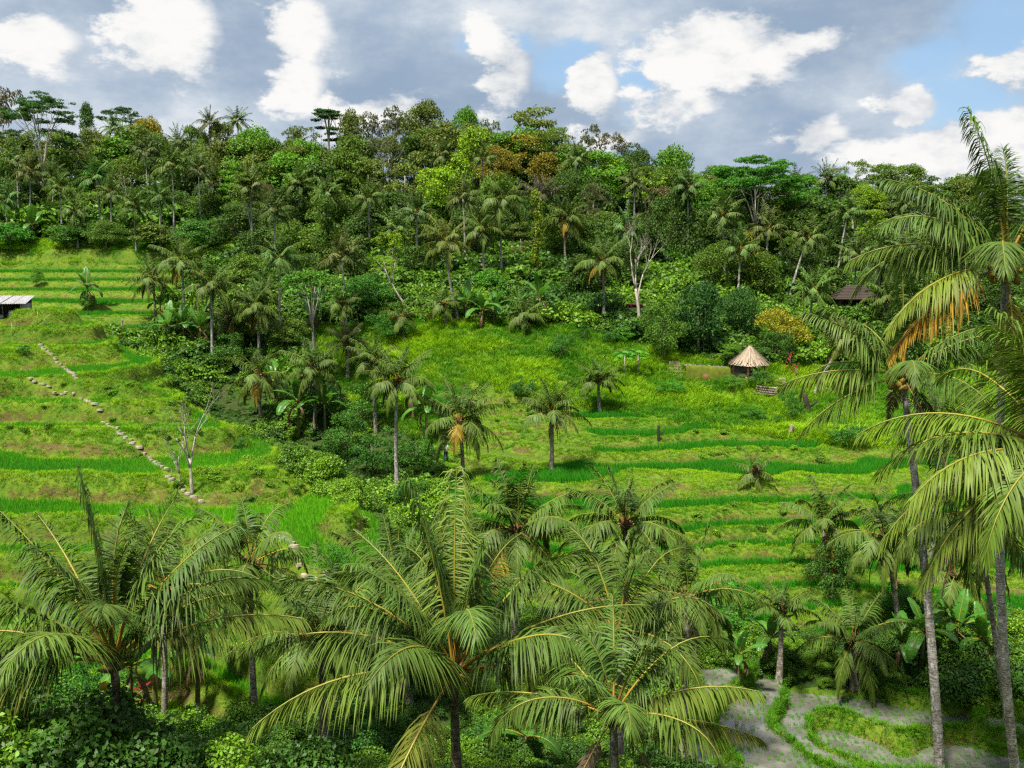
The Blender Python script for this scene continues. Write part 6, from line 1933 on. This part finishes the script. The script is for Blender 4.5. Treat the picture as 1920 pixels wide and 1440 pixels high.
# ------------------------------------------------------------------ a person among the plants at the edge of the terraced slope
def person():
    q = hit(836, 868)
    q = Vector((q.x, q.y, ground(q.x, q.y)))
    root = thing('person', 'person in white shirt and dark trousers half hidden behind palm fronds', 'person', q, math.radians(160))
    J = {'pel': (0, 0, .92, .15), 'spine': (0, .02, 1.15, .14), 'chest': (0, .02, 1.36, .16), 'neck': (0, .02, 1.51, .055), 'head': (0, .0, 1.64, .10), 'crown': (0, .0, 1.74, .075)}
    edges = [('pel', 'spine'), ('spine', 'chest'), ('chest', 'neck'), ('neck', 'head'), ('head', 'crown')]
    for s, n in ((1, 'l'), (-1, 'r')):
        J.update({'hip' + n: (s * .10, 0, .86, .10), 'kn' + n: (s * .12, -.06 * s, .47, .065), 'an' + n: (s * .12, .02 + .1 * s, .09, .042), 'to' + n: (s * .14, -.14 + .1 * s, .04, .035),
                  'sh' + n: (s * .19, .02, 1.40, .062), 'el' + n: (s * .27, .05, 1.13, .045), 'wr' + n: (s * .24, -.16, 1.0, .032), 'pa' + n: (s * .23, -.24, .98, .03)})
        edges += [('pel', 'hip' + n), ('hip' + n, 'kn' + n), ('kn' + n, 'an' + n), ('an' + n, 'to' + n), ('chest', 'sh' + n), ('sh' + n, 'el' + n), ('el' + n, 'wr' + n), ('wr' + n, 'pa' + n)]
        for k in range(5):
            nm = f'f{k}{n}'
            J[nm] = (s * .23 + (k - 2) * .018 + (s * -.03 if k == 0 else 0), -.31 + (.03 if k in (0, 4) else 0), .955, .009)
            edges.append(('pa' + n, nm))
    names = list(J)
    me = bpy.data.meshes.new('body')
    me.from_pydata([J[k][:3] for k in names], [(names.index(a), names.index(b)) for a, b in edges], [])
    o = obj('body', me, root)
    sk = o.modifiers.new('skin', 'SKIN')
    for i, k in enumerate(names):
        me.skin_vertices[0].data[i].radius = (J[k][3], J[k][3])
    me.skin_vertices[0].data[0].use_root = True
    o.modifiers.new('sub', 'SUBSURF').levels = 1
    m, t, b = new_mat('skin, shirt and trousers', .7, .2)
    co = t.n('ShaderNodeSeparateXYZ', ins={0: t.n('ShaderNodeTexCoord').outputs['Object']})
    z = co.outputs[2]
    ax = t.math('ABSOLUTE', co.outputs[0])
    c = t.mixc(t.math('GREATER_THAN', z, .93), (.03, .032, .045, 1), (.75, .74, .72, 1))
    c = t.mixc(t.math('GREATER_THAN', z, 1.48), c, (.36, .20, .13, 1))
    c = t.mixc(t.math('GREATER_THAN', t.math('SUBTRACT', ax, t.math('MULTIPLY', t.math('SUBTRACT', z, .9), .0)), .235), c, (.36, .20, .13, 1))
    c = t.mixc(t.math('LESS_THAN', z, .07), c, (.05, .04, .035, 1))
    m.node_tree.links.new(c, b.inputs['Base Color'])
    me.materials.append(m)
    mb = MB()
    n, s = 6, 10
    vv = [(math.cos(2 * math.pi * j / s) * r * .118, math.sin(2 * math.pi * j / s) * r * .118 + .03, 1.62 + zz) for r, zz in ((.95, -.02), (1.06, .05), (1.0, .11), (.8, .155), (.45, .18), (.05, .19)) for j in range(s)]
    mb.add(vv, [(i * s + j, i * s + (j + 1) % s, (i + 1) * s + (j + 1) % s, (i + 1) * s + j) for i in range(n - 1) for j in range(s)])
    obj('hair', mb.mesh('hair', [flat_mat('black hair', (.012, .011, .010), None, 20)], True), root)
    bag = thing('shoulder_bag', 'dark bag slung on the back of the white-shirted person', 'bag', (q.x - .05, q.y - .05, q.z), math.radians(160))
    mb = MB(); mb.box((0, .24, 1.22), (.24, .13, .34)); obj('body', mb.mesh('body', [flat_mat('dark cloth', (.03, .03, .035), None, 8)]), bag)
    mb = MB(); mb.tube([(.1, .18, 1.38), (.12, .04, 1.53), (.1, -.13, 1.42), (.02, -.14, 1.25)], .018, 5); obj('strap', mb.mesh('strap', [bpy.data.materials['dark cloth']]), bag)
person()
